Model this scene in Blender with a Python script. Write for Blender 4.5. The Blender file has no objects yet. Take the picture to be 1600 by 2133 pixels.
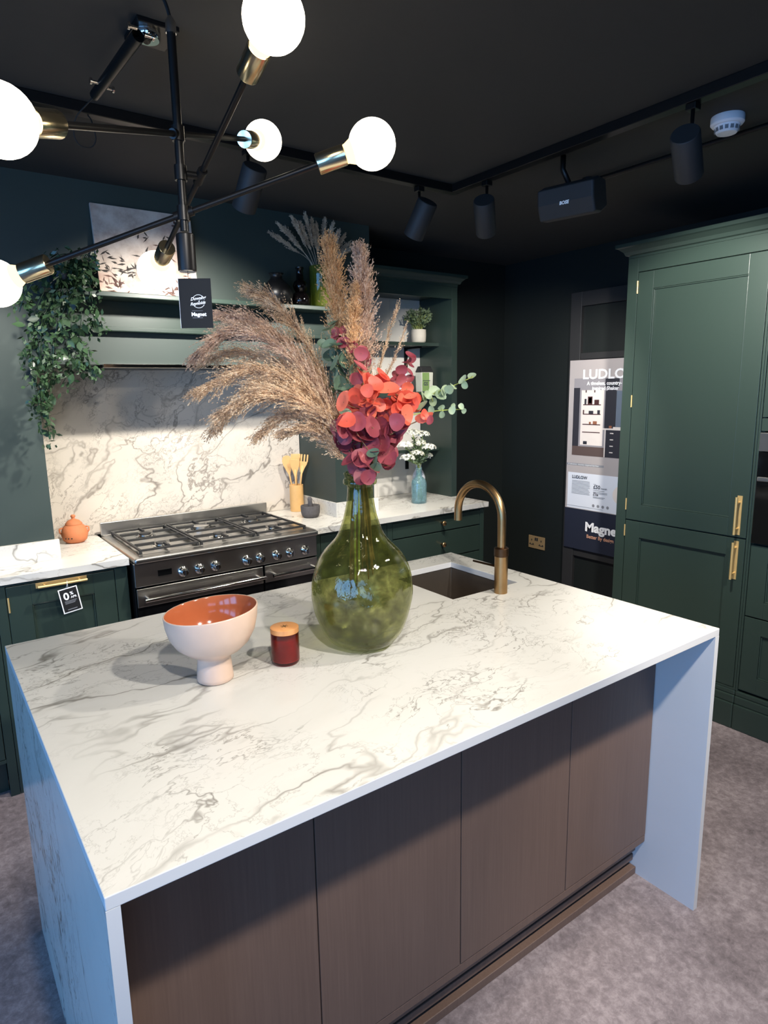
import bpy, bmesh, math, random
from mathutils import Vector, Matrix, Euler, noise as mnoise
import numpy as np
random.seed(7)
S = bpy.context.scene
COL = S.collection
V = Vector
PI = math.pi

# ------------------------------------------------------------------ camera
CAM = V((-0.13629, -0.86911, 1.60544))
YAW, PITCH, ROLL, FPX = 0.623962, 0.185457, -0.017189, 1349.58
cyw, syw, cpt, spt = math.cos(YAW), math.sin(YAW), math.cos(PITCH), math.sin(PITCH)
FWD = V((syw * cpt, cyw * cpt, -spt))
R0 = V((cyw, -syw, 0))
U0 = R0.cross(FWD)
RIGHT = R0 * math.cos(ROLL) + U0 * math.sin(ROLL)
UPV = -R0 * math.sin(ROLL) + U0 * math.cos(ROLL)
cd = bpy.data.cameras.new('camera')
cam = bpy.data.objects.new('camera', cd)
COL.objects.link(cam)
m3 = Matrix((RIGHT, UPV, -FWD)).transposed()
cam.matrix_world = Matrix.Translation(CAM) @ m3.to_4x4()
cd.sensor_fit = 'VERTICAL'
cd.sensor_height = 36.0
cd.lens = FPX / 2133 * 36.0
cd.clip_start = 0.02
S.camera = cam

# ------------------------------------------------------------------ light
vs = S.view_settings
vs.view_transform = 'Standard'
vs.look = 'None'
vs.gamma = 1
vs.use_curve_mapping = False
vs.exposure = 0.16
w = bpy.data.worlds.new('sky')
S.world = w
w.use_nodes = True
w.node_tree.nodes['Background'].inputs[0].default_value = (0.42, 0.62, 1.0, 1)
w.node_tree.nodes['Background'].inputs[1].default_value = 1.0

def area_light(name, loc, aim, sx, sy, power, col):
    l = bpy.data.lights.new(name, 'AREA')
    l.shape = 'RECTANGLE'; l.size = sx; l.size_y = sy; l.energy = power; l.color = col
    o = bpy.data.objects.new(name, l); COL.objects.link(o)
    o.location = loc
    o.rotation_euler = (V(aim) - V(loc)).to_track_quat('-Z', 'Y').to_euler()
    return o
# daylight at the shop windows in the left wall (outside the panes)
for k, yc in enumerate((-2.3, -1.0, 0.3)):
    area_light('window_daylight', (-3.2, yc, 1.4), (0.0, yc, 1.3), 1.1, 1.8, 62, (0.17, 0.46, 1.0))

area_light('shop_front_daylight', (-1.7, -3.85, 1.3), (-1.7, 0, 1.2), 1.9, 1.9, 52, (0.20, 0.48, 1.0))

def spot_light(loc, aim, power, ang=60, col=(1.0, 0.945, 0.865), rad=0.03, blend=0.5):
    l = bpy.data.lights.new('spot_beam', 'SPOT')
    l.energy = power; l.color = col; l.spot_size = math.radians(ang); l.spot_blend = blend
    l.shadow_soft_size = rad
    o = bpy.data.objects.new('spot_beam', l); COL.objects.link(o)
    o.location = loc
    o.rotation_euler = (V(aim) - V(loc)).to_track_quat('-Z', 'Y').to_euler()
    return o

# ------------------------------------------------------------------ helpers
def ray(x, y):
    return RIGHT * ((x - 800) / FPX) - UPV * ((y - 1066.5) / FPX) + FWD
def dp(x, y, d):                    # point at distance d along the optical axis
    return CAM + ray(x, y) * d
def on(x, y, ax, v):                # point on an axis-aligned plane
    r = ray(x, y)
    return CAM + r * ((v - CAM[ax]) / r[ax])

class MB:
    def __init__(s):
        s.v = []; s.f = []; s.m = []; s.cur = 0
    def add(s, vs_, fs):
        n = len(s.v)
        s.v += [tuple(q) for q in vs_]
        s.f += [tuple(i + n for i in q) for q in fs]
        s.m += [s.cur] * len(fs)
        return s
    def box(s, x0, x1, y0, y1, z0, z1):
        return s.add([(x0, y0, z0), (x1, y0, z0), (x1, y1, z0), (x0, y1, z0), (x0, y0, z1), (x1, y0, z1), (x1, y1, z1), (x0, y1, z1)],
                     [(3, 2, 1, 0), (4, 5, 6, 7), (0, 1, 5, 4), (1, 2, 6, 5), (2, 3, 7, 6), (3, 0, 4, 7)])
    def obox(s, o, u, v, n, u0, u1, v0, v1, n0, n1):
        P = []
        for c in (n0, n1):
            for a, b in ((u0, v0), (u1, v0), (u1, v1), (u0, v1)):
                P.append(o + u * a + v * b + n * c)
        F = [(3, 2, 1, 0), (4, 5, 6, 7), (0, 1, 5, 4), (1, 2, 6, 5), (2, 3, 7, 6), (3, 0, 4, 7)]
        if u.cross(v).dot(n) < 0: F = [tuple(reversed(q)) for q in F]
        return s.add(P, F)
    def quad(s, o, u, v, n, u0, u1, v0, v1, h):
        P = [o + u * a + v * b + n * h for a, b in ((u0, v0), (u1, v0), (u1, v1), (u0, v1))]
        F = [(0, 1, 2, 3)]
        if u.cross(v).dot(n) < 0: F = [(3, 2, 1, 0)]
        return s.add(P, F)
    def disc(s, o, u, v, r, n=20):
        return s.add([o + u * (r * math.cos(2 * PI * i / n)) + v * (r * math.sin(2 * PI * i / n)) for i in range(n)], [tuple(range(n))])
    def tube(s, path, rad, n=10, caps=True):
        path = [V(q) for q in path]
        k = len(path)
        rs = rad if isinstance(rad, (list, tuple)) else [rad] * k
        T = []
        for i in range(k):
            a = path[min(i + 1, k - 1)] - path[max(i - 1, 0)]
            T.append(a.normalized())
        h = V((0, 0, 1)) if abs(T[0].z) < .9 else V((1, 0, 0))
        e = T[0].cross(h).normalized()
        P = []
        for i in range(k):
            e = (e - T[i] * e.dot(T[i])).normalized()
            b = T[i].cross(e)
            for j in range(n):
                a = 2 * PI * j / n
                P.append(path[i] + (e * math.cos(a) + b * math.sin(a)) * rs[i])
        F = []
        for i in range(k - 1):
            for j in range(n):
                j2 = (j + 1) % n
                F.append((i * n + j, i * n + j2, (i + 1) * n + j2, (i + 1) * n + j))
        if caps:
            F.append(tuple(reversed(range(n)))); F.append(tuple((k - 1) * n + j for j in range(n)))
        return s.add(P, F)
    def cyl(s, p0, p1, r0, r1=None, n=20):
        return s.tube([p0, p1], [r0, r0 if r1 is None else r1], n)
    def lathe(s, prof, c=(0, 0, 0), n=32, ax=None):
        c = V(c); ax = V(ax or (0, 0, 1)).normalized()
        h = V((1, 0, 0)) if abs(ax.x) < .9 else V((0, 1, 0))
        e = (h - ax * h.dot(ax)).normalized(); b = ax.cross(e)
        P = []; rings = []
        for r, z in prof:
            if r < 1e-6:
                rings.append([len(P)]); P.append(c + ax * z)
            else:
                rings.append(list(range(len(P), len(P) + n)))
                P += [c + ax * z + (e * math.cos(2 * PI * j / n) + b * math.sin(2 * PI * j / n)) * r for j in range(n)]
        F = []
        for A, B in zip(rings, rings[1:]):
            for j in range(n):
                j2 = (j + 1) % n
                if len(A) == 1 and len(B) > 1: F.append((A[0], B[j2], B[j]))
                elif len(B) == 1 and len(A) > 1: F.append((A[j], A[j2], B[0]))
                elif len(A) > 1: F.append((A[j], A[j2], B[j2], B[j]))
        return s.add(P, F)
    def sphere(s, c, r, n=20, m=12):
        return s.lathe([(r * math.sin(PI * i / m), -r * math.cos(PI * i / m)) for i in range(m + 1)], c, n)
    def mesh(s, name, mats, smooth=False):
        me = bpy.data.meshes.new(name)
        me.from_pydata(s.v, [], s.f)
        for q in (mats if isinstance(mats, (list, tuple)) else [mats]): me.materials.append(q)
        if len(me.materials) > 1: me.polygons.foreach_set('material_index', s.m)
        if smooth:
            me.polygons.foreach_set('use_smooth', [True] * len(me.polygons))
        me.update()
        return me
    def build(s, name, mats, parent=None, smooth=False, bevel=0, seg=2, angle=None):
        me = s.mesh(name, mats, smooth)
        if smooth and angle:
            bm = bmesh.new(); bm.from_mesh(me)
            for e in bm.edges:
                if len(e.link_faces) == 2 and e.calc_face_angle(0) > math.radians(angle): e.smooth = False
            bm.to_mesh(me); bm.free()
        return link(me, name, parent, bevel, seg)

def link(me, name, parent=None, bevel=0, seg=2, M=None):
    o = bpy.data.objects.new(name, me)
    COL.objects.link(o)
    if parent is not None:
        o.parent = parent
        o.matrix_parent_inverse = Matrix.Translation(-WLOC[parent.name])
        WLOC[o.name] = V((0, 0, 0))
    else:
        WLOC[o.name] = V((0, 0, 0))
    if M is not None: o.matrix_basis = M
    if bevel:
        b = o.modifiers.new('edge', 'BEVEL'); b.width = bevel; b.segments = seg; b.limit_method = 'ANGLE'; b.angle_limit = math.radians(40)
    return o
WLOC = {}
def sub(o):      # geometry of a sub-part is in world space too: its parent part has an identity basis
    return o
def thing(name, label, cat, loc, group=None):
    o = bpy.data.objects.new(name, None); COL.objects.link(o)
    o.empty_display_size = 0.05
    o.location = loc
    WLOC[o.name] = V(loc)
    return tag(o, label, cat, group)
def tag(o, label, cat, group=None, kind=None):
    if label: o['label'] = label
    if cat: o['category'] = cat
    if group: o['group'] = group
    if kind: o['kind'] = kind
    return o
def struct(o):
    o['kind'] = 'structure'; return o
def text(name, body, size, mat, o, u, v, n, parent, align='LEFT', bold=0.0, shear=0.0, h=0.0, sx=1.0):
    c = bpy.data.curves.new(name, 'FONT'); c.body = body; c.size = size; c.align_x = align; c.offset = bold; c.shear = shear
    c.resolution_u = 3
    t = bpy.data.objects.new('tmp', c); COL.objects.link(t)
    dg = bpy.context.evaluated_depsgraph_get()
    me = bpy.data.meshes.new_from_object(t.evaluated_get(dg))
    bpy.data.objects.remove(t)
    for q in me.vertices:
        q.co = o + u * (q.co.x * sx) + v * q.co.y + n * h
    me.materials.clear(); me.materials.append(mat)
    return link(me, name, parent)

# ------------------------------------------------------------------ materials
def rgb(r, g, b):                    # sRGB 0-255 -> linear
    f = lambda c: (c / 255 / 12.92) if c <= 10 else ((c / 255 + .055) / 1.055) ** 2.4
    return (f(r), f(g), f(b), 1)
class NT:
    def __init__(s, name):
        s.mat = bpy.data.materials.new(name); s.mat.use_nodes = True
        s.t = s.mat.node_tree; s.b = s.t.nodes['Principled BSDF']; s.out = s.t.nodes['Material Output']
    def n(s, typ, **kw):
        q = s.t.nodes.new('ShaderNode' + typ)
        for k, val in kw.items():
            if k.startswith('i_'):
                q.inputs[k[2:].replace('_', ' ')].default_value = val
            else: setattr(q, k, val)
        return q
    def l(s, a, b): s.t.links.new(a, b); return b
    def pos(s, scale=(1, 1, 1), rot=(0, 0, 0)):
        c = s.n('TexCoord'); m = s.n('Mapping'); m.inputs['Scale'].default_value = scale; m.inputs['Rotation'].default_value = rot
        s.l(c.outputs['Object'], m.inputs['Vector']); return m.outputs['Vector']
    def noise(s, vec, scale, detail=4, rough=.55, dist=0):
        q = s.n('TexNoise'); q.inputs['Scale'].default_value = scale; q.inputs['Detail'].default_value = detail
        q.inputs['Roughness'].default_value = rough; q.inputs['Distortion'].default_value = dist
        s.l(vec, q.inputs['Vector']); return q.outputs['Fac']
    def math(s, op, a, b=None, clamp=False):
        q = s.n('Math', operation=op); q.use_clamp = clamp
        for i, x in enumerate((a, b)):
            if x is None: continue
            if isinstance(x, (int, float)): q.inputs[i].default_value = x
            else: s.l(x, q.inputs[i])
        return q.outputs[0]
    def ramp(s, fac, stops):
        q = s.n('ValToRGB'); e = q.color_ramp.elements
        while len(e) < len(stops): e.new(0.5)
        for el, (p, c) in zip(e, stops): el.position = p; el.color = c
        s.l(fac, q.inputs[0]); return q.outputs[0]
    def mix(s, fac, a, b):
        q = s.n('Mix', data_type='RGBA')
        if isinstance(fac, (int, float)): q.inputs[0].default_value = fac
        else: s.l(fac, q.inputs[0])
        for i, x in ((6, a), (7, b)):
            if isinstance(x, tuple): q.inputs[i].default_value = x
            else: s.l(x, q.inputs[i])
        return q.outputs[2]
    def bump(s, h, strength=.2, dist=.01):
        q = s.n('Bump'); q.inputs['Strength'].default_value = strength; q.inputs['Distance'].default_value = dist
        s.l(h, q.inputs['Height']); s.l(q.outputs[0], s.b.inputs['Normal']); return q.outputs[0]
    def set(s, **kw):
        for k, val in kw.items():
            s.b.inputs[k.replace('_', ' ')].default_value = val
        return s.mat
def plain(name, col, rough=.5, metal=0, var=.12, scale=25, bump=0, spec=.5):
    t = NT(name); p = t.pos(); f = t.noise(p, scale, 4)
    d = tuple(c * (1 - var) for c in col[:3]) + (1,); b = tuple(min(1, c * (1 + var)) for c in col[:3]) + (1,)
    t.l(t.mix(f, d, b), t.b.inputs['Base Color'])
    t.set(Roughness=rough, Metallic=metal); t.b.inputs['Specular IOR Level'].default_value = spec
    if bump: t.bump(f, bump, .002)
    return t.mat

def marble(name, base, rot, s1, dens=1.0, vein=(112, 107, 98), cover=0.0):
    t = NT(name); p = t.pos((1, 1, 1), rot)
    wv = t.n('TexNoise'); wv.inputs['Scale'].default_value = 2.2; wv.inputs['Detail'].default_value = 5; t.l(p, wv.inputs['Vector'])
    a = t.n('VectorMath', operation='SUBTRACT'); t.l(wv.outputs['Color'], a.inputs[0]); a.inputs[1].default_value = (.5, .5, .5)
    b = t.n('VectorMath', operation='SCALE'); t.l(a.outputs[0], b.inputs[0]); b.inputs['Scale'].default_value = .30
    c = t.n('VectorMath', operation='ADD'); t.l(p, c.inputs[0]); t.l(b.outputs[0], c.inputs[1])
    def st(sx, sy, sz):
        m = t.n('Mapping'); m.inputs['Scale'].default_value = (sx, sy, sz); t.l(c.outputs[0], m.inputs['Vector']); return m.outputs[0]
    def veins(vec, sc, wdt, rough=.5, det=3):
        n = t.noise(vec, sc, det, rough)
        d = t.math('ABSOLUTE', t.math('SUBTRACT', n, .5))
        return t.math('SUBTRACT', 1.0, t.math('DIVIDE', d, wdt), True)
    cA, cB = st(.55, 1.9, 1.2), st(.8, 2.2, 1.5)
    vA = veins(cA, s1, .010 * dens, .52, 4)
    hA = veins(cA, s1, .055, .52, 4)
    vD = veins(st(.75, 1.5, 1.0), s1 * 1.5, .009 * dens, .55, 5)
    vB = veins(cB, s1 * 2.4, .011 * dens, .62, 5)
    vC = veins(st(1.0, 1.0, 1.0), s1 * 4.5, .010 * dens, .65, 6)
    big = t.noise(p, 1.7, 3)
    mask = t.math('MULTIPLY', t.math('SUBTRACT', big, .36 - cover), 5.0, True)
    mk2 = t.math('MULTIPLY', t.math('SUBTRACT', t.noise(p, 3.1, 3), .45 - cover), 6.0, True)
    mk3 = t.math('MULTIPLY', t.math('SUBTRACT', t.noise(p, 2.3, 2, .5, .3), .46 - cover), 6.0, True)
    v = t.math('MULTIPLY', vA, mask)
    v = t.math('MAXIMUM', v, t.math('MULTIPLY', t.math('MULTIPLY', vD, mk3), .9))
    v = t.math('MAXIMUM', v, t.math('MULTIPLY', t.math('MULTIPLY', vB, mk2), .75))
    v = t.math('MAXIMUM', v, t.math('MULTIPLY', t.math('MULTIPLY', vC, mk2), .5))
    haze = t.math('MULTIPLY', t.math('SUBTRACT', t.noise(st(.7, 1.8, 1.2), s1 * 1.6, 6, .6), .45), 1.6, True)
    haze = t.math('MAXIMUM', haze, t.math('MULTIPLY', t.math('MULTIPLY', hA, mask), .6))
    speck = t.math('MULTIPLY', t.math('SUBTRACT', t.noise(st(1, 1.6, 1), 26, 3, .6), .64), 6, True)
    col = t.mix(t.math('MULTIPLY', haze, .36), base, rgb(168, 163, 151))
    col = t.mix(t.math('MULTIPLY', speck, t.math('MULTIPLY', mk2, .5)), col, rgb(130, 125, 114))
    col = t.mix(t.math('MULTIPLY', v, .85), col, rgb(*vein))
    t.l(col, t.b.inputs['Base Color'])
    t.set(Roughness=.22)
    return t.mat

M = {}
M['marble'] = marble('island_marble', rgb(210, 207, 199), (0, 0, -.25), 1.7, .9, (96, 90, 80), .015)
M['marble_back'] = marble('splashback_marble', rgb(206, 197, 184), (.5, .6, .3), 2.2, 1.3, (116, 108, 99), .06)
M['marble_edge'] = plain('plain_marble_edge', rgb(214, 213, 212), .35, 0, .02, 10)
M['green'] = plain('green_paint', rgb(42, 56, 50), .36, 0, .04, 60)
M['green_wall'] = plain('green_wall_paint', rgb(47, 59, 55), .55, 0, .05, 8)
M['black_ceiling'] = plain('black_ceiling_paint', rgb(42, 41, 39), .8, 0, .1, 30)
M['dark_wall'] = plain('dark_green_wall_paint', rgb(14, 21, 20), .6, 0, .05, 8)
M['white_board'] = plain('white_board_paint', rgb(226, 222, 214), .5, 0, .03, 20)
M['black_metal'] = plain('black_metal', rgb(30, 29, 29), .38, .6, .1, 50)
M['black_matt'] = plain('black_matt', rgb(40, 40, 41), .6, 0, .1, 50)
M['iron'] = plain('cast_iron', rgb(38, 38, 38), .5, .3, .2, 120)
M['steel'] = plain('brushed_steel', rgb(188, 186, 182), .28, 1, .1, 8)
M['chrome'] = plain('chrome', rgb(215, 213, 208), .08, 1, .03, 8)
M['sink_steel'] = plain('sink_steel', rgb(124, 114, 104), .36, .8, .1, 20)
M['gold'] = plain('brushed_gold', rgb(226, 192, 128), .36, .55, .06, 40)
M['brass'] = plain('aged_brass_socket', rgb(226, 210, 172), .2, 1, .1, 40)
M['antique'] = plain('antique_brass', rgb(172, 138, 96), .33, 1, .12, 30)
M['socket_brass'] = plain('socket_brass', rgb(164, 138, 100), .4, .35, .08, 40)
M['antique_dark'] = plain('antique_brass_dark', rgb(88, 66, 48), .4, 1, .12, 60)
M['black_glass'] = plain('black_oven_glass', rgb(10, 11, 12), .08, 0, .05, 8)
M['terracotta'] = plain('terracotta', rgb(196, 118, 76), .75, 0, .12, 60, .2)
M['stone'] = plain('dark_stone', rgb(84, 80, 80), .8, 0, .35, 90, .4)
M['bamboo'] = plain('bamboo_wood', rgb(216, 170, 108), .5, 0, .12, 30)
M['pale_ceramic'] = plain('pale_pink_glaze', rgb(206, 178, 158), .25, 0, .05, 30)
M['orange_glaze'] = plain('orange_glaze', rgb(172, 94, 60), .12, 0, .12, 18)
M['white_plastic'] = plain('white_plastic', rgb(225, 228, 235), .45, 0, .02, 20)
M['grey_plastic'] = plain('grey_plastic', rgb(120, 124, 130), .5, 0, .02, 20)
M['card_black'] = plain('black_card', rgb(11, 11, 13), .8, 0, .04, 40)
M['card_navy'] = plain('navy_card', rgb(26, 32, 50), .7, 0, .04, 40)
M['ink_white'] = plain('white_ink', rgb(245, 245, 245), .7, 0, .01, 40)
M['ink_grey'] = plain('grey_ink', rgb(140, 142, 148), .7, 0, .02, 40)
M['ink_dark'] = plain('dark_ink', rgb(60, 64, 76), .7, 0, .02, 40)
M['ink_salmon'] = plain('salmon_ink', rgb(216, 160, 130), .7, 0, .02, 40)
M['poster_paper'] = plain('poster_paper', rgb(178, 170, 168), .6, 0, .03, 6)
M['poster_card'] = plain('poster_white', rgb(226, 230, 238), .6, 0, .01, 10)
M['cord'] = plain('black_cord', rgb(20, 20, 20), .7, 0, .05, 40)
M['wax'] = plain('red_wax', rgb(206, 82, 78), .5, 0, .08, 20)
M['stem_green'] = plain('green_stem', rgb(140, 150, 70), .6, 0, .15, 60)
M['stem_brown'] = plain('brown_stem', rgb(120, 92, 60), .7, 0, .15, 60)
M['soil'] = plain('soil', rgb(50, 40, 32), .9, 0, .3, 90, .4)
M['off_white_pot'] = plain('off_white_pot', rgb(206, 198, 182), .7, 0, .08, 60)
M['packet_green'] = plain('pale_green_label', rgb(214, 214, 196), .5, 0, .08, 30)
M['packet_label'] = plain('green_label', rgb(132, 160, 96), .5, 0, .2, 30)
M['black_clay'] = plain('black_clay', rgb(22, 22, 23), .35, 0, .1, 30)

def wood():
    t = NT('dark_wood_veneer'); p = t.pos((1, 1, 1))
    m = t.n('Mapping'); m.inputs['Scale'].default_value = (60, 60, 1.6); t.l(p, m.inputs['Vector'])
    a = t.noise(m.outputs[0], 2.5, 5, .6)
    m2 = t.n('Mapping'); m2.inputs['Scale'].default_value = (9, 9, .35); t.l(p, m2.inputs['Vector'])
    b = t.noise(m2.outputs[0], 1.2, 3, .5, .4)
    c = t.mix(a, rgb(98, 78, 68), rgb(128, 105, 93))
    c = t.mix(t.math('MULTIPLY', b, .5), c, rgb(86, 67, 58))
    t.l(c, t.b.inputs['Base Color']); t.set(Roughness=.42); t.bump(a, .12, .001)
    return t.mat
M['wood'] = wood()
def lid_wood():
    t = NT('cork_lid'); p = t.pos((40, 6, 6)); a = t.noise(p, 3, 4)
    t.l(t.mix(a, rgb(196, 130, 76), rgb(222, 162, 104)), t.b.inputs['Base Color']); t.set(Roughness=.5); return t.mat
M['lid'] = lid_wood()
def floor_mat():
    t = NT('mottled_floor'); p = t.pos()
    a = t.noise(p, 3.0, 8, .75, .2); b = t.noise(p, 38, 7, .75, .3); c = t.noise(p, 150, 2, .6)
    f = t.math('ADD', t.math('MULTIPLY', a, .5), t.math('MULTIPLY', b, .5))
    col = t.ramp(f, [(.36, rgb(94, 84, 86)), (.5, rgb(133, 121, 123)), (.64, rgb(172, 159, 160))])
    col = t.mix(t.math('MULTIPLY', t.math('SUBTRACT', c, .6), 2.0, True), col, rgb(178, 170, 170))
    t.l(col, t.b.inputs['Base Color']); t.set(Roughness=.62); t.bump(b, .15, .003); return t.mat
M['floor'] = floor_mat()
def tint_glass(name, col, body, amount, rough=.03, wav=0.0, scale=18, lod=.8):
    t = NT(name); nt = t.t
    tr = t.n('BsdfTransparent'); gl = t.n('BsdfGlossy'); gl.inputs['Roughness'].default_value = rough
    df = t.n('BsdfDiffuse'); tl = t.n('BsdfTranslucent')
    p = t.pos(); nz = t.noise(p, scale, 3, .55, .5)
    fr = t.n('LayerWeight'); fr.inputs['Blend'].default_value = .5
    fz = t.math('ADD', t.math('MULTIPLY', t.math('POWER', fr.outputs['Facing'], 4.0), .8), .045)
    lo = tuple(c * lod for c in col[:3]) + (1,)
    thick = tuple(c ** 4 for c in col[:3]) + (1,)          # longer way through the wall where it turns edge-on
    t.l(t.mix(t.math('POWER', fr.outputs['Facing'], 3.0), t.mix(t.math('MULTIPLY', t.math('SUBTRACT', nz, .3), 2.5, True), lo, col), thick), tr.inputs['Color'])
    df.inputs['Color'].default_value = body; tl.inputs['Color'].default_value = body
    dm = t.n('MixShader'); dm.inputs[0].default_value = .6; t.l(df.outputs[0], dm.inputs[1]); t.l(tl.outputs[0], dm.inputs[2])
    bm_ = t.n('MixShader')
    t.l(t.math('MULTIPLY', t.math('ADD', nz, .5), amount), bm_.inputs[0])
    t.l(tr.outputs[0], bm_.inputs[1]); t.l(dm.outputs[0], bm_.inputs[2])
    ms = t.n('MixShader'); t.l(fz, ms.inputs[0]); t.l(bm_.outputs[0], ms.inputs[1]); t.l(gl.outputs[0], ms.inputs[2])
    if wav:
        bp = t.n('Bump'); bp.inputs['Strength'].default_value = wav; bp.inputs['Distance'].default_value = .004
        t.l(nz, bp.inputs['Height'])
        for q in (gl, fr, df): t.l(bp.outputs[0], q.inputs['Normal'])
    t.l(ms.outputs[0], t.out.inputs['Surface'])
    return t.mat
M['vase_glass'] = tint_glass('green_glass', (.915, .925, .72, 1), rgb(160, 166, 96), .065, .03, .5, 30, .6)
M['blue_glass'] = tint_glass('pale_blue_glass', (.90, .97, .985, 1), rgb(176, 214, 220), .32, .05, .2, 40)
M['olive_glass'] = tint_glass('olive_glass', (.80, .84, .48, 1), rgb(150, 164, 70), .35, .05, .1)
M['smoke_glass'] = tint_glass('smoked_glass', (.32, .28, .28, 1), rgb(40, 34, 36), .3, .05, .05)
M['red_glass'] = tint_glass('dark_red_glass', (.86, .46, .46, 1), rgb(120, 36, 42), .12, .04)
M['window_glass'] = tint_glass('window_glass', (.96, .98, .98, 1), rgb(220, 230, 235), .0, .02)
def emit(name, col, st):
    t = NT(name); e = t.n('Emission'); e.inputs[0].default_value = col; e.inputs[1].default_value = st
    t.l(e.outputs[0], t.out.inputs['Surface']); return t.mat
M['bulb'] = emit('lit_bulb', (1.0, .88, .68, 1), 9.0)
M['bulb_neck'] = emit('lit_bulb_neck', (1.0, .74, .36, 1), 2.2)
M['lens'] = emit('lit_spot_lens', (1.0, .93, .83, 1), 6.0)
def leaf_mat(name, a, b, trans=.35, rough=.5):
    t = NT(name); oi = t.n('ObjectInfo'); p = t.pos()
    nz = t.noise(p, 60, 3)
    f = t.math('ADD', t.math('MULTIPLY', oi.outputs['Random'], .75), t.math('MULTIPLY', nz, .25))
    c = t.mix(f, a, b)
    t.l(c, t.b.inputs['Base Color']); t.set(Roughness=rough)
    tl = t.n('BsdfTranslucent'); t.l(c, tl.inputs['Color'])
    ms = t.n('MixShader'); ms.inputs[0].default_value = trans
    t.l(t.b.outputs[0], ms.inputs[1]); t.l(tl.outputs[0], ms.inputs[2]); t.l(ms.outputs[0], t.out.inputs['Surface'])
    return t.mat
def grass_mat(name, a, b, c):
    t = NT(name); p = t.pos(); n1 = t.noise(p, 35, 3, .6); n2 = t.noise(p, 260, 2, .6)
    col = t.ramp(t.math('ADD', t.math('MULTIPLY', n1, .5), t.math('MULTIPLY', n2, .5)), [(.36, a), (.5, b), (.64, c)])
    t.l(col, t.b.inputs['Base Color']); t.set(Roughness=.8)
    tl = t.n('BsdfTranslucent'); t.l(col, tl.inputs['Color'])
    ms = t.n('MixShader'); ms.inputs[0].default_value = .5
    t.l(t.b.outputs[0], ms.inputs[1]); t.l(tl.outputs[0], ms.inputs[2]); t.l(ms.outputs[0], t.out.inputs['Surface'])
    return t.mat
M['tan_grass'] = grass_mat('tan_dried_grass', rgb(150, 122, 98), rgb(222, 192, 158), rgb(255, 238, 208))
M['gold_grass'] = grass_mat('golden_dried_grass', rgb(172, 134, 98), rgb(222, 184, 136), rgb(250, 220, 176))
M['mauve_grass'] = grass_mat('mauve_dried_grass', rgb(144, 118, 102), rgb(212, 182, 158), rgb(252, 230, 206))
M['pale_grass'] = grass_mat('pale_dried_grass', rgb(176, 160, 140), rgb(222, 206, 184), rgb(246, 234, 214))
M['leaf_coral'] = leaf_mat('coral_leaf', rgb(208, 78, 62), rgb(238, 128, 100))
M['leaf_burgundy'] = leaf_mat('burgundy_leaf', rgb(124, 46, 60), rgb(174, 86, 94))
M['leaf_pink'] = leaf_mat('dusky_red_leaf', rgb(132, 54, 66), rgb(188, 98, 100))
M['leaf_sage'] = leaf_mat('sage_green_leaf', rgb(76, 104, 88), rgb(138, 160, 132))
M['leaf_pale'] = leaf_mat('pale_green_leaf', rgb(126, 148, 118), rgb(180, 196, 160))
M['leaf_ivy'] = leaf_mat('dark_ivy_leaf', rgb(22, 40, 30), rgb(62, 88, 58), .2, .35)
M['leaf_fern'] = leaf_mat('grey_green_leaf', rgb(74, 96, 66), rgb(146, 164, 124))
M['petal_white'] = leaf_mat('white_petal', rgb(226, 224, 206), rgb(248, 246, 236), .3)
def picture_mat():
    t = NT('faded_botanical_print'); p = t.pos()
    a = t.noise(p, 9, 6, .65); c = t.ramp(a, [(.3, rgb(150, 128, 116)), (.55, rgb(196, 182, 170)), (.75, rgb(214, 204, 194))])
    e = t.math('MULTIPLY', t.math('SUBTRACT', t.noise(p, 4.2, 4, .6), .52), 6, True)
    c = t.mix(t.math('MULTIPLY', e, .6), c, rgb(150, 92, 66))
    t.l(c, t.b.inputs['Base Color']); t.set(Roughness=.75); return t.mat
M['picture'] = picture_mat()
M['picture_ink'] = plain('brown_print_ink', rgb(84, 58, 50), .75, 0, .25, 40)
M['picture_ink2'] = plain('dark_print_ink', rgb(48, 42, 38), .75, 0, .25, 40)

X_, Y_, Z_ = V((1, 0, 0)), V((0, 1, 0)), V((0, 0, 1))
# ------------------------------------------------------------------ room shell
XL, XR, YF, YB, ZC = -3.0, 3.45, -3.6, 2.57, 2.47
struct(MB().box(XL - .15, XR + .15, YF - .15, YB + .15, -.12, 0).build('floor', M['floor']))
struct(MB().box(XL - .15, XR + .15, YF - .15, YB + .15, ZC, ZC + .12).build('ceiling', M['black_ceiling']))
struct(MB().box(XL - .15, XR + .15, YB, YB + .15, 0, ZC).build('wall_back', M['dark_wall']))
struct(MB().box(XR, XR + .15, YF, YB, 0, ZC).build('wall_right', M['dark_wall']))
struct(MB().box(XL - .15, -2.7, YF - .15, YF, 0, ZC).box(-.7, XR + .15, YF - .15, YF, 0, ZC).box(-2.7, -.7, YF - .15, YF, 0, .3).box(-2.7, -.7, YF - .15, YF, 2.3, ZC).build('wall_front', M['dark_wall']))
fr = MB()
for (a, b, z0, z1) in ((-2.7, -2.65, .3, 2.3), (-1.725, -1.675, .35, 2.25), (-.75, -.7, .3, 2.3), (-2.65, -.75, .3, .35), (-2.65, -.75, 2.25, 2.3)): fr.box(a, b, YF - .10, YF - .04, z0, z1)
wn = struct(fr.build('window_4', M['black_matt']))
for a, b in ((-2.65, -1.725), (-1.675, -.75)): MB().box(a, b, YF - .075, YF - .069, .35, 2.25).build('pane', M['window_glass'], wn)
wl = MB()
WY = [(-2.85, -1.75), (-1.55, -.45), (-.25, .85)]
wl.box(XL - .15, XL, YF, YB, 0, .5).box(XL - .15, XL, YF, YB, 2.3, ZC)
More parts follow.
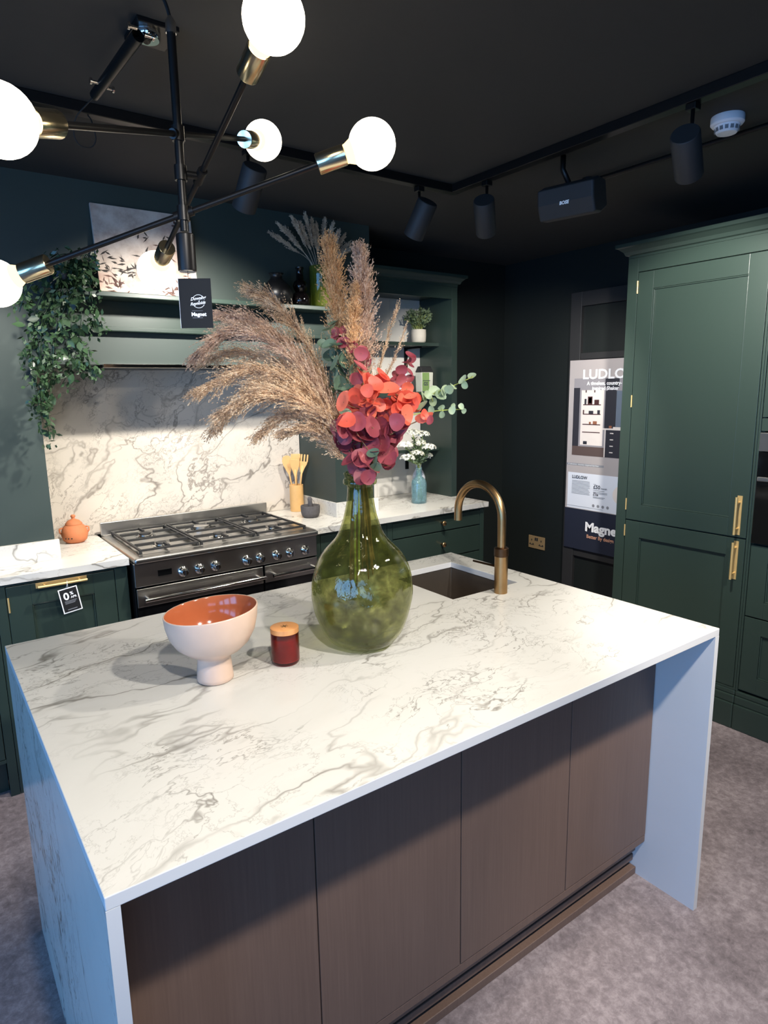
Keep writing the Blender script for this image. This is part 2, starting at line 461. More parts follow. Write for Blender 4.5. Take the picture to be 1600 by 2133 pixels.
ys = [YF] + [q for p_ in WY for q in p_] + [YB]
for i in range(0, len(ys), 2): wl.box(XL - .15, XL, ys[i], ys[i + 1], .5, 2.3)
struct(wl.build('wall_left', M['dark_wall']))
for k, (a, b) in enumerate(WY):
    fr = MB()
    for (y0, y1, z0, z1) in ((a, a + .04, .5, 2.3), (b - .04, b, .5, 2.3), (a + .04, b - .04, .5, .54), (a + .04, b - .04, 2.26, 2.3)):
        fr.box(XL - .10, XL - .04, y0, y1, z0, z1)
    wn = struct(fr.build('window_%d' % (k + 1), M['black_matt']))
    MB().box(XL - .075, XL - .069, a + .04, b - .04, .54, 2.26).build('pane', M['window_glass'], wn)
# chimney breast with the cooker recess
ch = MB()
YC = 2.15
ch.box(-.05, .30, YC, YB, 0.0, ZC).box(1.715, 1.97, YC, YB, 0.0, ZC).box(.30, 1.715, YC, YB, 1.735, ZC)
struct(ch.build('wall_chimney', M['green_wall']))
tag(MB().box(.302, 1.713, YB - .022, YB - .001, .92, 1.733).build('splashback', M['marble_back'], bevel=.001),
    'tall veined marble splashback behind the range cooker', 'splashback')

# ------------------------------------------------------------------ island
wt = thing('island_worktop', 'white veined marble island worktop with waterfall ends', 'worktop', (.83, .57, 0))
L_, W_, H_ = 1.667, 1.151, .92
g = MB()
xs = [0, 1.25, 1.56, L_]; yy = [0, .672, 1.03, W_]
P = [(x, y, z) for z in (H_, H_ - .022) for y in yy for x in xs]
F = []
ix = lambda i, j, k: k * 16 + j * 4 + i
for j in range(3):
    for i in range(3):
        if (i, j) == (1, 1): continue
        F.append((ix(i, j, 0), ix(i + 1, j, 0), ix(i + 1, j + 1, 0), ix(i, j + 1, 0)))
        F.append((ix(i, j + 1, 1), ix(i + 1, j + 1, 1), ix(i + 1, j, 1), ix(i, j, 1)))
for i in range(3):
    F.append((ix(i, 0, 1), ix(i + 1, 0, 1), ix(i + 1, 0, 0), ix(i, 0, 0)))
    F.append((ix(i + 1, 3, 1), ix(i, 3, 1), ix(i, 3, 0), ix(i + 1, 3, 0)))
    F.append((ix(0, i + 1, 1), ix(0, i, 1), ix(0, i, 0), ix(0, i + 1, 0)))
    F.append((ix(3, i, 1), ix(3, i + 1, 1), ix(3, i + 1, 0), ix(3, i, 0)))
F += [(ix(1, 1, 0), ix(2, 1, 0), ix(2, 1, 1), ix(1, 1, 1)), (ix(2, 2, 0), ix(1, 2, 0), ix(1, 2, 1), ix(2, 2, 1)),
      (ix(1, 2, 0), ix(1, 1, 0), ix(1, 1, 1), ix(1, 2, 1)), (ix(2, 1, 0), ix(2, 2, 0), ix(2, 2, 1), ix(2, 1, 1))]
g.add(P, F[:16]); g.cur = 1; g.f += F[16:]; g.m += [1] * (len(F) - 16)
g.build('slab', [M['marble'], M['marble_edge']], wt, bevel=.0015)
for (a, b, fi) in ((0, .02, 5), (L_ - .02, L_, 3)):
    e_ = MB().box(a, b, 0, W_, 0, H_ - .022); e_.m = [1] * 6; e_.m[fi] = 0
    e_.build('waterfall_end', [M['marble'], M['marble_edge']], wt)

ic = thing('island_cabinet', 'dark brown wood panelled island cabinet under the marble worktop', 'cabinet', (.83, .6, 0))
MB().box(.021, 1.646, .195, .215, .135, .897).box(.021, 1.646, 1.11, 1.13, .135, .897).box(.021, 1.646, .215, 1.11, .135, .155).build('carcass', M['wood'], ic)
px_ = [.022, .4255, .8295, 1.2405, 1.645]
for a, b in zip(px_, px_[1:]):
    MB().box(a + .0015, b - .0015, .173, .193, .165, .893).build('panel', M['wood'], ic, bevel=.0008)
MB().box(.021, 1.646, .174, .2, .136, .163).build('bottom_rail', M['wood'], ic, bevel=.003)
pl = MB().box(.021, 1.646, .236, 1.09, 0, .134).build('plinth', M['wood'], ic)
MB().box(.021, 1.646, .205, .2355, .085, .11).box(.021, 1.646, .212, .2355, .045, .068).build('plinth_ribs', M['wood'], ic, bevel=.002)
MB().box(.021, 1.646, .200, .2355, 0.0, .026).build('plinth_foot', M['wood'], ic, bevel=.002)

sk = thing('sink', 'square undermounted brown steel sink sunk into the island', 'sink', (1.405, .85, .72))
s_ = MB()
x0, x1, y0, y1, zt, zb = 1.247, 1.563, .669, 1.033, .896, .715
o_ = .012
s_.add([(x0, y0, zt), (x1, y0, zt), (x1, y1, zt), (x0, y1, zt), (x0 + o_, y0 + o_, zb), (x1 - o_, y0 + o_, zb), (x1 - o_, y1 - o_, zb), (x0 + o_, y1 - o_, zb)],
       [(4, 5, 6, 7), (1, 0, 4, 5), (2, 1, 5, 6), (3, 2, 6, 7), (0, 3, 7, 4)])
so = s_.build('basin', M['sink_steel'], sk, bevel=.006)
so.modifiers.new('wall', 'SOLIDIFY').thickness = .0015
MB().lathe([(0, .004), (.028, .004), (.034, .0005)], (1.405, .85, zb + .001), 24).build('drain', M['chrome'], sk, True)

tp = thing('kitchen_tap', 'antique brass swan neck tap standing beside the island sink', 'tap', (1.425, .625, H_))
tx, ty = 1.425, .625
MB().lathe([(0, 0), (.0225, 0), (.0225, .128)], (tx, ty, H_), 28).build('body', M['antique'], tp, True, angle=40)
MB().lathe([(.0225, .128), (.0245, .130), (.0245, .156), (.0225, .158), (.0145, .16)], (tx, ty, H_), 28).build('collar', M['antique_dark'], tp, True, angle=40)
path = [(tx, ty, H_ + .155), (tx, ty, H_ + .25)]
rr = .108
for i in range(0, 21):
    a = PI - PI * i / 20
    path.append((tx, ty + rr + rr * math.cos(a), H_ + .255 + rr * math.sin(a)))
path += [(tx, ty + 2 * rr, H_ + .22)]
MB().tube(path, .0142, 18).build('spout', M['antique'], tp, True, angle=50)
MB().cyl((tx, ty + .02, H_ + .088), (tx - .02, ty + .115, H_ + .092), .0042, .0035, 12).build('lever', M['antique_dark'], tp, True, angle=50)

# footed bowl
bw = thing('footed_bowl', 'pale pink footed bowl with glossy orange inside on the island', 'bowl', (.390, .578, H_))
bc = (.390, .578, H_)
outer = [(0, .001), (.041, .001), (.044, .004), (.0435, .012), (.041, .04), (.0395, .058), (.044, .066), (.066, .078), (.087, .097), (.101, .122), (.108, .15), (.1105, .176), (.1098, .179), (.1075, .1785)]
inner = [(.1075, .1785), (.1055, .176), (.103, .15), (.096, .124), (.082, .101), (.06, .084), (.03, .076), (0, .074)]
def slant(m):                        # hand made: the rim leans
    for i_, q in enumerate(m.v):
        k = min(1, max(0, (q[2] - H_ - .06) / .11))
        m.v[i_] = (q[0], q[1], q[2] + .075 * k * ((q[0] - bc[0]) * R0.x + (q[1] - bc[1]) * R0.y))
    return m
slant(MB().lathe(outer, bc, 56)).build('body', M['pale_ceramic'], bw, True)
slant(MB().lathe(inner, bc, 56)).build('inside_glaze', M['orange_glaze'], bw, True)

cn = thing('candle', 'dark red glass candle with wooden lid beside the footed bowl', 'candle', (.573, .561, H_))
cc = (.573, .561, H_)
MB().lathe([(0, .001), (.032, .001), (.0355, .006), (.036, .012), (.036, .083), (.034, .083), (.034, .012), (.032, .009), (0, .009)], cc, 40).build('glass_jar', M['red_glass'], cn, True, angle=50)
MB().lathe([(0, .0095), (.0332, .0095), (.0332, .068), (0, .066)], cc, 32).build('wax', M['wax'], cn, True, angle=50)
ld = MB().lathe([(0, .0815), (.0335, .0815), (.0335, .0835), (.0362, .084), (.0362, .096), (.034, .0975), (0, .0975)], cc, 40).build('lid', M['lid'], cn, True, angle=40)
cu = V((.81, -.58, 0)); cv = V((.58, .81, 0))
sm = MB()
for a in (0, PI / 3, 2 * PI / 3):
    d = cu * math.cos(a) + cv * math.sin(a); e = Z_.cross(d)
    sm.obox(V(cc) + V((0, 0, .0978)), d, e, Z_, -.010, .010, -.0012, .0012, 0, .0003)
sm.build('stamp', M['stem_brown'], ld)

# green glass vase
VC = V((.801, .540, H_))
top_ = [(.0335, .437), (.037, .443), (.0435, .446), (.0445, .453), (.042, .459), (.0395, .461), (.041, .467), (.0425, .472), (.0405, .476), (.038, .476)]
body = [(.066, .004), (.085, .014), (.1, .03), (.112, .048), (.127, .088), (.1355, .13), (.137, .16), (.1335, .19), (.125, .225), (.109, .255), (.085, .281), (.0645, .306), (.052, .335), (.0415, .372), (.0350, .41)]
vo = [(0, .001), (.05, .001)] + body + top_
vi = [(.036, .474), (.033, .462), (.030, .44)] + [(r - .0045, z) for r, z in reversed(body[3:])] + [(.092, .036), (.074, .02), (.05, .012), (0, .010)]
def smooth_prof(p, k=3):
    out = []
    for i in range(len(p) - 1):
        p0 = p[max(i - 1, 0)]; p1 = p[i]; p2 = p[i + 1]; p3 = p[min(i + 2, len(p) - 1)]
        for j in range(k):
            t = j / k
            out.append(tuple(.5 * ((2 * p1[q]) + (-p0[q] + p2[q]) * t + (2 * p0[q] - 5 * p1[q] + 4 * p2[q] - p3[q]) * t * t + (-p0[q] + 3 * p1[q] - 3 * p2[q] + p3[q]) * t ** 3) for q in (0, 1)))
    out.append(p[-1])
    return [(max(0, a), b) for a, b in out]
gv = MB().lathe(smooth_prof(vo, 6) + smooth_prof(vi, 3), VC, 128)
rv = random.Random(3)
nv = []
for q in gv.v:                       # hand blown: slightly uneven wall
    q = V(q); d = q - VC; a = math.atan2(d.y, d.x); h = d.z
    k = 1 + .012 * math.sin(3 * a + 9 * h) * math.sin(14 * h + 1) + .006 * math.sin(7 * a - 31 * h)
    k += (mnoise.noise(q * 34) * .011 + mnoise.noise(q * 75) * .0035) * (1 if h < .4 else .4)
    nv.append((VC.x + d.x * k, VC.y + d.y * k, q.z))
gv.v = nv
tag(gv.build('glass_vase', M['vase_glass'], None, True), 'large bulbous green glass vase holding dried grass and eucalyptus', 'vase')

# ------------------------------------------------------------------ dried grass and eucalyptus in the vase
D0 = (V((.805, .556, 1.4)) - CAM).dot(FWD)
NECK = VC + V((0, 0, .47))
def fp(x, y, dd=0): return dp(x, y, D0 + dd)
def spline(pts, k=10):
    pts = [V(q) for q in pts]; out = []
    for i in range(len(pts) - 1):
        p0 = pts[max(i - 1, 0)]; p1 = pts[i]; p2 = pts[i + 1]; p3 = pts[min(i + 2, len(pts) - 1)]
        for j in range(k):
            t = j / k
            out.append(.5 * ((2 * p1) + (p2 - p0) * t + (2 * p0 - 5 * p1 + 4 * p2 - p3) * t * t + (3 * p1 - p0 - 3 * p2 + p3) * t ** 3))
    out.append(pts[-1]); return out
def rvec(rn):
    while True:
        v = V((rn.uniform(-1, 1), rn.uniform(-1, 1), rn.uniform(-1, 1)))
        if .05 < v.length < 1: return v.normalized()
def plume(mb, path, s0, n, length, amin, amax, droop, rn, wid=.0011, spk=.006, seg=5, spn=3):
    k = len(path)
    for _ in range(n):
        t = s0 + (1 - s0) * rn.random() ** .85
        fi = t * (k - 1.001); i = int(fi); f = fi - i
        p = path[i].lerp(path[i + 1], f); T = (path[min(i + 2, k - 1)] - path[max(i - 1, 0)]).normalized()
        q = rvec(rn); q = (q - T * q.dot(T)).normalized()
        a = rn.uniform(amin, amax) * (1.0 if t < .9 else .6)
        d = T * math.cos(a) + q * math.sin(a)
        ll = length * rn.uniform(.55, 1.0) * (1 - .45 * t) * (.55 + .45 * min(1, (t - s0) * 5 + .2))
        st = ll / seg; pts = [p.copy()]
        for j in range(seg):
            d = (d + V((0, 0, -droop)) * (.6 + .2 * j) + rvec(rn) * .06).normalized()
            p = p + d * st; pts.append(p.copy())
        sd = rvec(rn)
        P = []
        for j, c in enumerate(pts):
            e = (sd - d * sd.dot(d)).normalized() * (wid * (1 - .6 * j / seg) * .5)
            P += [c - e, c + e]
        mb.add(P, [(2 * j, 2 * j + 1, 2 * j + 3, 2 * j + 2) for j in range(seg)])
        for j in range(seg):
            for _k in range(spn):
                c = pts[j].lerp(pts[j + 1], rn.random()) + rvec(rn) * .0022
                dd = (pts[j + 1] - pts[j]).normalized() * .95 + rvec(rn) * .45
                dd.normalize(); e = dd.cross(rvec(rn))
                if e.length < .05: continue
                e = e.normalized() * spk * .17; dd = dd * spk * rn.uniform(.5, 1)
                mb.add([c, c + dd * .5 + e, c + dd, c + dd * .5 - e], [(0, 1, 2, 3)])
def grass_stem(name, label, group, px, dds, mat, s0, n, length, amin, amax, droop, seed, **kw):
    rn = random.Random(seed)
    an = rn.uniform(0, 6.28)
    root = VC + V((math.cos(an) * .03, math.sin(an) * .03, rn.uniform(.17, .25)))
    nk = NECK + V((math.cos(an) * .014, math.sin(an) * .014, -.02))
    pts = [root, nk] + [fp(x, y, d) for (x, y), d in zip(px, dds)]
    path = spline(pts, 12)
    t = thing(name, label, 'dried grass', root, group)
    MB().tube(path, [.0022 * (1 - .75 * i / len(path)) for i in range(len(path))], 5).build('stem', M['stem_brown'], t, True)
    mb = MB(); plume(mb, path, s0, n, length, amin, amax, droop, rn, **kw)
    pm = mb.build('plume', mat, t); pm['kind'] = 'stuff'
    return t
G = 'dried grass plumes in the green glass vase'
LP = [  # label, pixel path, depths, material, count
    ('arching brown plume in the green vase with the highest left tip', [(700, 850), (640, 720), (585, 645), (540, 612)], (.05, .1, .14, .16)),
    ('brown plume just below the highest left one, second from top', [(695, 855), (615, 730), (540, 675), (470, 655)], (.02, .06, .08, .1)),
    ('drooping brown plume in front of the mantel whose tip points far left', [(695, 860), (600, 740), (500, 690), (432, 720)], (.0, .0, .0, .0)),
    ('brown plume with a tip hanging over the hood edge', [(700, 870), (625, 775), (520, 735), (440, 742)], (.06, .12, .16, .18)),
    ('tan plume arching over the upper splashback, middle of the left fan', [(700, 880), (620, 800), (530, 770), (440, 800)], (-.02, -.05, -.07, -.08)),
    ('tan plume drooping before the splashback with a curled wispy tip', [(700, 890), (625, 815), (540, 800), (462, 872)], (.04, .08, .1, .12)),
    ('tan plume hanging low over the shadow line of the splashback', [(705, 905), (635, 840), (555, 822), (480, 850)], (-.04, -.08, -.1, -.1)),
    ('short tan plume curling down over the lit splashback', [(710, 925), (655, 875), (600, 865), (552, 893)], (0, 0, 0, 0)),
    ('lowest tan plume reaching left just above the vase rim', [(722, 965), (690, 925), (655, 900), (612, 898)], (-.03, -.04, -.05, -.05)),
]
for i, (lb, px, dds) in enumerate(LP):
    big = i < 7
    grass_stem('pampas_plume', lb, G, px, dds, M['tan_grass'] if i not in (2, 1) else M['mauve_grass'], .34 if big else .40, 520 if big else 300, .16 if big else .12, .06, .48, .085, 100 + i, spk=.0085, wid=.0016)
grass_stem('pampas_plume', 'tall upright golden plume, the left one of the upright pair', G, [(735, 880), (716, 720), (700, 610), (688, 530)], (.04, .06, .08, .1), M['gold_grass'], .36, 950, .135, .2, .72, -.012, 120, spn=4, spk=.008)
grass_stem('pampas_plume', 'tall upright mauve plume, the right one of the upright pair', G, [(752, 880), (758, 740), (757, 640), (752, 548)], (.02, .03, .03, .03), M['mauve_grass'], .36, 950, .13, .2, .70, -.012, 121, spn=4, spk=.008)
grass_stem('pampas_plume', 'short upright brown plume between the tall upright pair', G, [(745, 880), (738, 770), (735, 690), (738, 620)], (.0, .0, .0, .0), M['gold_grass'], .40, 450, .09, .2, .7, 0, 124, spn=4, spk=.008)
grass_stem('pampas_plume', 'thin sparse grass sprig leaning right before the white shelf back', G, [(765, 880), (785, 790), (805, 710), (826, 645)], (.03, .04, .05, .06), M['tan_grass'], .45, 70, .07, .1, .35, 0, 122)
grass_stem('pampas_plume', 'thinnest grass sprig, rightmost, pointing at the potted plant', G, [(770, 880), (798, 800), (822, 745), (842, 690)], (-.02, -.02, -.02, -.02), M['tan_grass'], .5, 40, .06, .1, .35, 0, 123)

def leaf_disc(name, mat, k=14, cup=.26, notch=.0, asp=1.0):
    P = [(0, 0, -cup * .5)]; F = []
    for ring, r in ((1, .55), (2, 1.0)):
        for j in range(k):
            a = 2 * PI * j / k
            rr_ = r * (1 + .05 * math.sin(3 * a + 1) * (ring - 1))
            P.append((rr_ * math.cos(a) * asp, rr_ * math.sin(a), cup * (r * r - .5) + .07 * math.sin(2 * a) * r))
    for j in range(k):
        j2 = (j + 1) % k
        F.append((0, 1 + j, 1 + j2)); F.append((1 + j, 1 + k + j, 1 + k + j2, 1 + j2))
    return MB().add(P, F).mesh(name, mat, True)
LM = {k: leaf_disc(k, M['leaf_' + k]) for k in ('coral', 'burgundy', 'pink', 'sage')}
LM['pale'] = leaf_disc('pale', M['leaf_pale'], 12, .2, 0, .8)
def orient(n, up, loc, s):
    n = n.normalized(); x = up.cross(n)
    if x.length < .05: x = V((1, 0, 0)).cross(n)
    x.normalize(); y = n.cross(x)
    m = Matrix((x, y, n)).transposed().to_4x4()
    return Matrix.Translation(loc) @ m @ Matrix.Scale(s, 4)
def eucalyptus(label, group, leaves, tips, kinds, dd0, seed, stemm='stem_green', spread=.045, tilt=.9, extra=0):
    rn = random.Random(seed)
    an = rn.uniform(0, 6.28)
    root = VC + V((math.cos(an) * .035, math.sin(an) * .035, rn.uniform(.14, .24)))
    nk = NECK + V((math.cos(an) * .012, math.sin(an) * .012, -.02))
    path = spline([root, nk] + [fp(400 + x / 2.667, 440 + y / 2.667, dd0 + (.035 if extra else .012)) for x, y in tips], 10)
    t = thing('eucalyptus_stem', label, 'eucalyptus', root, group)
    mb = MB().tube(path, [.003 * (1 - .65 * i / len(path)) for i in range(len(path))], 7)
    pos = []
    leaves = list(leaves)
    for (x, y, d) in list(leaves):
        for _ in range(extra): leaves.append((x + rn.uniform(-45, 45), y + rn.uniform(-45, 45), d * rn.uniform(.7, .95)))
    for (x, y, d) in leaves:
        r = d / 2.667 / 2 / FPX * (D0 + dd0) * 1.25
        c = fp(400 + x / 2.667, 440 + y / 2.667, dd0 + rn.uniform(-spread, spread))
        pos.append((c, r))
        b = min(path[8:], key=lambda q: (q - c).length)
        mb.tube([b, b.lerp(c, .6) - V((0, 0, .004)), c - FWD * -.002], [.0014, .0011, .0008], 4)
    mb.build('stem', M[stemm], t, True)
    for c, r in pos:
        n = (-FWD * .9 + V((0, 0, .35)) + rvec(rn) * tilt)
        me = LM[rn.choice(kinds)]
        link(me, 'leaf', t, M=orient(n, rvec(rn), c, r))
    return t
EG = 'eucalyptus stems in the green glass vase'
eucalyptus('coral red round leaved eucalyptus, left half of the coral cluster', EG,
    [(840, 1060, 90), (915, 1010, 85), (985, 950, 92), (1060, 910, 78), (1010, 1045, 95), (960, 1080, 85), (890, 1095, 70), (860, 1165, 85), (1020, 960, 80), (930, 1050, 80), (1000, 1000, 80)],
    [(960, 1300), (950, 1120), (990, 960)], ['coral'], -.08, 1, 'stem_brown', extra=1)
eucalyptus('coral red round leaved eucalyptus, right half of the coral cluster', EG,
    [(1090, 990, 100), (1055, 1060, 80), (1150, 1050, 95), (1200, 1060, 105), (1195, 985, 65), (1245, 1045, 60), (1080, 1120, 80), (1190, 1130, 95), (1130, 1090, 80), (1240, 1090, 60), (1130, 1010, 70)],
    [(1040, 1300), (1100, 1140), (1160, 1030)], ['coral'], -.06, 2, 'stem_brown', extra=1)
eucalyptus('burgundy eucalyptus stem with large leaves, left of the vase neck', EG,
    [(835, 1195, 105), (920, 1170, 90), (870, 1290, 115), (880, 1380, 95), (895, 1430, 70), (945, 1475, 80), (910, 1240, 95), (850, 1250, 80), (950, 1370, 105), (965, 1420, 90), (960, 1240, 110), (905, 1335, 80)],
    [(930, 1400), (890, 1290), (850, 1200)], ['burgundy', 'burgundy', 'pink'], -.07, 3, 'stem_brown', extra=1)
eucalyptus('burgundy eucalyptus stem with large leaves, right of the vase neck', EG,
    [(985, 1140, 105), (1060, 1170, 115), (1120, 1220, 115), (1050, 1290, 105), (1130, 1290, 95), (1080, 1350, 95), (1000, 1200, 100), (1000, 1300, 95), (1090, 1400, 65), (1000, 1430, 75), (1140, 1170, 80), (1085, 1250, 90)],
    [(1010, 1420), (1060, 1300), (1090, 1180)], ['burgundy', 'burgundy', 'pink'], -.05, 4, 'stem_brown', extra=1)
eucalyptus('sage green eucalyptus stem behind the coral leaves on the left', EG,
    [(855, 925, 115), (830, 860, 95), (780, 800, 85), (760, 740, 65), (860, 830, 85), (900, 880, 65), (765, 650, 70), (870, 980, 70), (820, 960, 75), (820, 800, 80), (800, 740, 60), (845, 890, 80)],
    [(920, 1250), (870, 1000), (830, 850), (775, 680)], ['sage'], .02, 5, extra=1)
eucalyptus('single sage green eucalyptus sprig low between the burgundy leaves', EG,
    [(1010, 1390, 75), (1005, 1345, 60), (1015, 1425, 55), (850, 1120, 60)], [(985, 1440), (1008, 1370)], ['sage'], -.085, 6, 'stem_brown', .01)
eucalyptus('dusky red eucalyptus rosette, tallest of the red stems', EG,
    [(830, 690, 80), (870, 720, 75), (800, 680, 60), (850, 665, 55), (890, 760, 60), (860, 700, 60), (840, 730, 60), (880, 690, 55)],
    [(940, 1250), (900, 950), (850, 700)], ['pink'], .03, 7, 'stem_brown')
eucalyptus('dusky red eucalyptus spike in front of the upright mauve plume', EG,
    [(940, 790, 65), (950, 830, 75), (935, 860, 75), (945, 770, 50), (950, 890, 60), (915, 930, 65), (925, 820, 60), (965, 800, 50)],
    [(960, 1250), (950, 1000), (945, 790)], ['pink'], -.01, 8, 'stem_brown')
eucalyptus('dark red eucalyptus spike before the white shelf back', EG,
    [(1215, 800, 52), (1210, 850, 48), (1165, 880, 52), (1205, 890, 48), (1135, 905, 42), (1160, 940, 62), (1210, 930, 42), (1125, 950, 48), (1190, 840, 40), (1225, 825, 38)],
    [(1020, 1250), (1120, 1010), (1180, 880), (1215, 800)], ['burgundy', 'pink'], .0, 9, 'stem_brown')
eucalyptus('pale green eucalyptus branch reaching right with the highest tip', EG,
    [(1285, 1030, 62), (1310, 1020, 52), (1350, 1000, 62), (1380, 1020, 62), (1400, 995, 52), (1430, 990, 52), (1450, 975, 46), (1505, 935, 52), (1515, 965, 38), (1555, 915, 44), (1340, 1060, 48), (1280, 1080, 62)],
    [(1030, 1250), (1180, 1110), (1330, 1020), (1450, 970), (1560, 920)], ['pale'], -.02, 10, 'stem_green', .02)
eucalyptus('thin pale green eucalyptus sprig reaching right, lower of the pair', EG,
    [(1385, 1090, 34), (1390, 1130, 34), (1445, 1105, 40), (1450, 1080, 28), (1495, 1085, 34), (1510, 1108, 30), (1330, 1105, 40)],
    [(1030, 1280), (1180, 1150), (1340, 1112), (1505, 1100)], ['pale'], -.05, 11, 'stem_green', .01)
eucalyptus('small pink red eucalyptus sprig at the right of the coral cluster', EG,
    [(1310, 1145, 62), (1290, 1130, 50), (1325, 1160, 44), (1270, 1150, 50)], [(1030, 1300), (1180, 1200), (1310, 1145)], ['coral', 'pink'], -.06, 12, 'stem_brown', .015)

# ------------------------------------------------------------------ range cooker
ck = thing('range_cooker', 'stainless steel five burner range cooker with two oven doors', 'cooker', (1.005, 2.2, 0))
CX0, CX1 = .556, 1.452
MB().box(CX0, CX1, 1.945, 2.48, .09, .895).build('body', M['black_metal'], ck, bevel=.003)
MB().box(CX0 + .02, CX1 - .02, 2.0, 2.46, 0, .09).build('plinth', M['black_metal'], ck)
hb = MB().box(CX0, CX1, 1.90, 2.50, .896, .922)
MB.build(hb, 'hob_surround', M['steel'], ck, bevel=.010, seg=4)
MB().box(CX0 + .035, CX1 - .03, 1.96, 2.468, .9225, .9245).build('hob_plate', M['steel'], ck)
MB().box(CX0, CX1, 2.482, 2.502, .9225, .988).build('backguard', M['steel'], ck, bevel=.003)
cp = MB().box(CX0, CX1, 1.925, 1.944, .789, .895).build('control_panel', M['steel'], ck, bevel=.003)
MB().box(.655, .715, 1.922, 1.9245, .826, .852).build('clock_display', M['black_glass'], ck)
for x in (.766, .841, .916, 1.07, 1.139, 1.226, 1.299, 1.383):
    kb = MB().lathe([(0, .034), (.012, .034), (.0155, .030), (.017, .012), (.0235, .006), (.0235, 0)], (x, 1.9245, .828), 24, (0, -1, 0)).build('knob', M['chrome'], ck, True, angle=40)
    MB().obox(V((x, 1.8902, .828)), X_, Z_, -Y_, -.0028, .0028, -.013, .013, 0, .007).build('knob_grip', M['chrome'], kb, bevel=.001)
for (a, b) in ((CX0 + .002, 1.150), (1.158, CX1 - .002)):
    od = MB().box(a, b, 1.926, 1.944, .13, .783).build('oven_door', M['black_glass'], ck, bevel=.003)
    MB().box(a + .001, b - .001, 1.921, 1.9255, .70, .782).build('door_band', M['steel'], od, bevel=.002)
    h = MB().cyl((a + .02, 1.868, .742), (b - .012, 1.868, .742), .0085, n=16)
    for x in (a + .04, b - .035): h.cyl((x, 1.868, .742), (x, 1.9209, .742), .0065, n=12)
    h.build('door_handle', M['chrome'], od, True, angle=40)
# pan supports: three cast iron frames of bars
gx = [CX0 + .037, .865, 1.145, CX1 - .032]
for a, b in zip(gx, gx[1:]):
    gr = MB(); a += .004; b -= .004
    z0, z1 = .9345, .9435
    gr.box(a, b, 1.965, 1.977, z0, z1).box(a, b, 2.449, 2.461, z0, z1).box(a, a + .011, 1.977, 2.449, z0, z1).box(b - .011, b, 1.977, 2.449, z0, z1)
    mx = (a + b) / 2
    for yc in ((2.08, 2.335)):
        gr.box(a + .011, mx - .035, yc - .005, yc + .005, z0, z1 + .004).box(mx + .035, b - .011, yc - .005, yc + .005, z0, z1 + .004)
    gr.box(mx - .005, mx + .005, 1.977, 2.045, z0, z1 + .004).box(mx - .005, mx + .005, 2.37, 2.449, z0, z1 + .004)
    gr.box(a + .011, b - .011, 2.203, 2.213, z0, z1 + .002)
    for fx in (a, b - .011):
        for fy in (1.965, 2.449): gr.box(fx, fx + .011, fy, fy + .012, .9246, z0 - .0001)
    gr.build('pan_support', M['iron'], ck, bevel=.0015)
def burner(x, y, r):
    b_ = MB().lathe([(r * 1.5, 0), (r * 1.45, .002), (r * 1.1, .003), (r, .004), (r, .009), (r * .9, .010), (0, .010)], (x, y, .9246), 28).build('burner', M['chrome'], ck, True, angle=35)
    MB().lathe([(r * .85, 0), (r * .85, .005), (r * .75, .0075), (0, .0075)], (x, y, .9347), 24).build('burner_cap', M['iron'] if r < .04 else M['steel'], b_, True, angle=40)
burner(.725, 2.08, .028); burner(.725, 2.335, .033); burner(1.005, 2.10, .030); burner(1.005, 2.335, .052); burner(1.285, 2.08, .026); burner(1.285, 2.335, .036)

# ------------------------------------------------------------------ cabinets against the back wall
def shaker(parent, o, u, v, n, w_, h_, mat, name='door', t=.02, fr=.065, handle=None):
    m = MB()
    m.obox(o, u, v, n, 0, fr, 0, h_, 0, t).obox(o, u, v, n, w_ - fr, w_, 0, h_, 0, t)
    m.obox(o, u, v, n, fr, w_ - fr, 0, fr, 0, t).obox(o, u, v, n, fr, w_ - fr, h_ - fr, h_, 0, t)
    d = m.build(name, mat, parent, bevel=.0012)
    MB().obox(o, u, v, n, fr + .0002, w_ - fr - .0002, fr + .0002, h_ - fr - .0002, 0, t - .011).build('recessed_panel', mat, d)
    bd = MB(); a = fr; b = .006
    for (p0, p1, q0, q1) in ((a, w_ - a, a, a + b), (a, w_ - a, h_ - a - b, h_ - a), (a, a + b, a + b, h_ - a - b), (w_ - a - b, w_ - a, a + b, h_ - a - b)):
        bd.obox(o, u, v, n, p0 + .0003, p1 - .0003, q0, q1, t - .0109, t - .004)
    bd.build('bead', mat, d, bevel=.002)
    return d
def bar_handle(parent, c, along, n, ln, mat):
    across = along.cross(n)
    h = MB().obox(c, along, across, n, -ln / 2, ln / 2, -.011, .011, 0, .003)
    h.tube([c + along * (-ln / 2 + .004) + n * .033, c + along * (ln / 2 - .004) + n * .033], .0055, 14)
    for s in (-1, 1): h.tube([c + along * (s * (ln / 2 - .03)) + n * .003, c + along * (s * (ln / 2 - .03)) + n * .03], .0045, 10)
    return h.build('handle', mat, parent, True, angle=40)

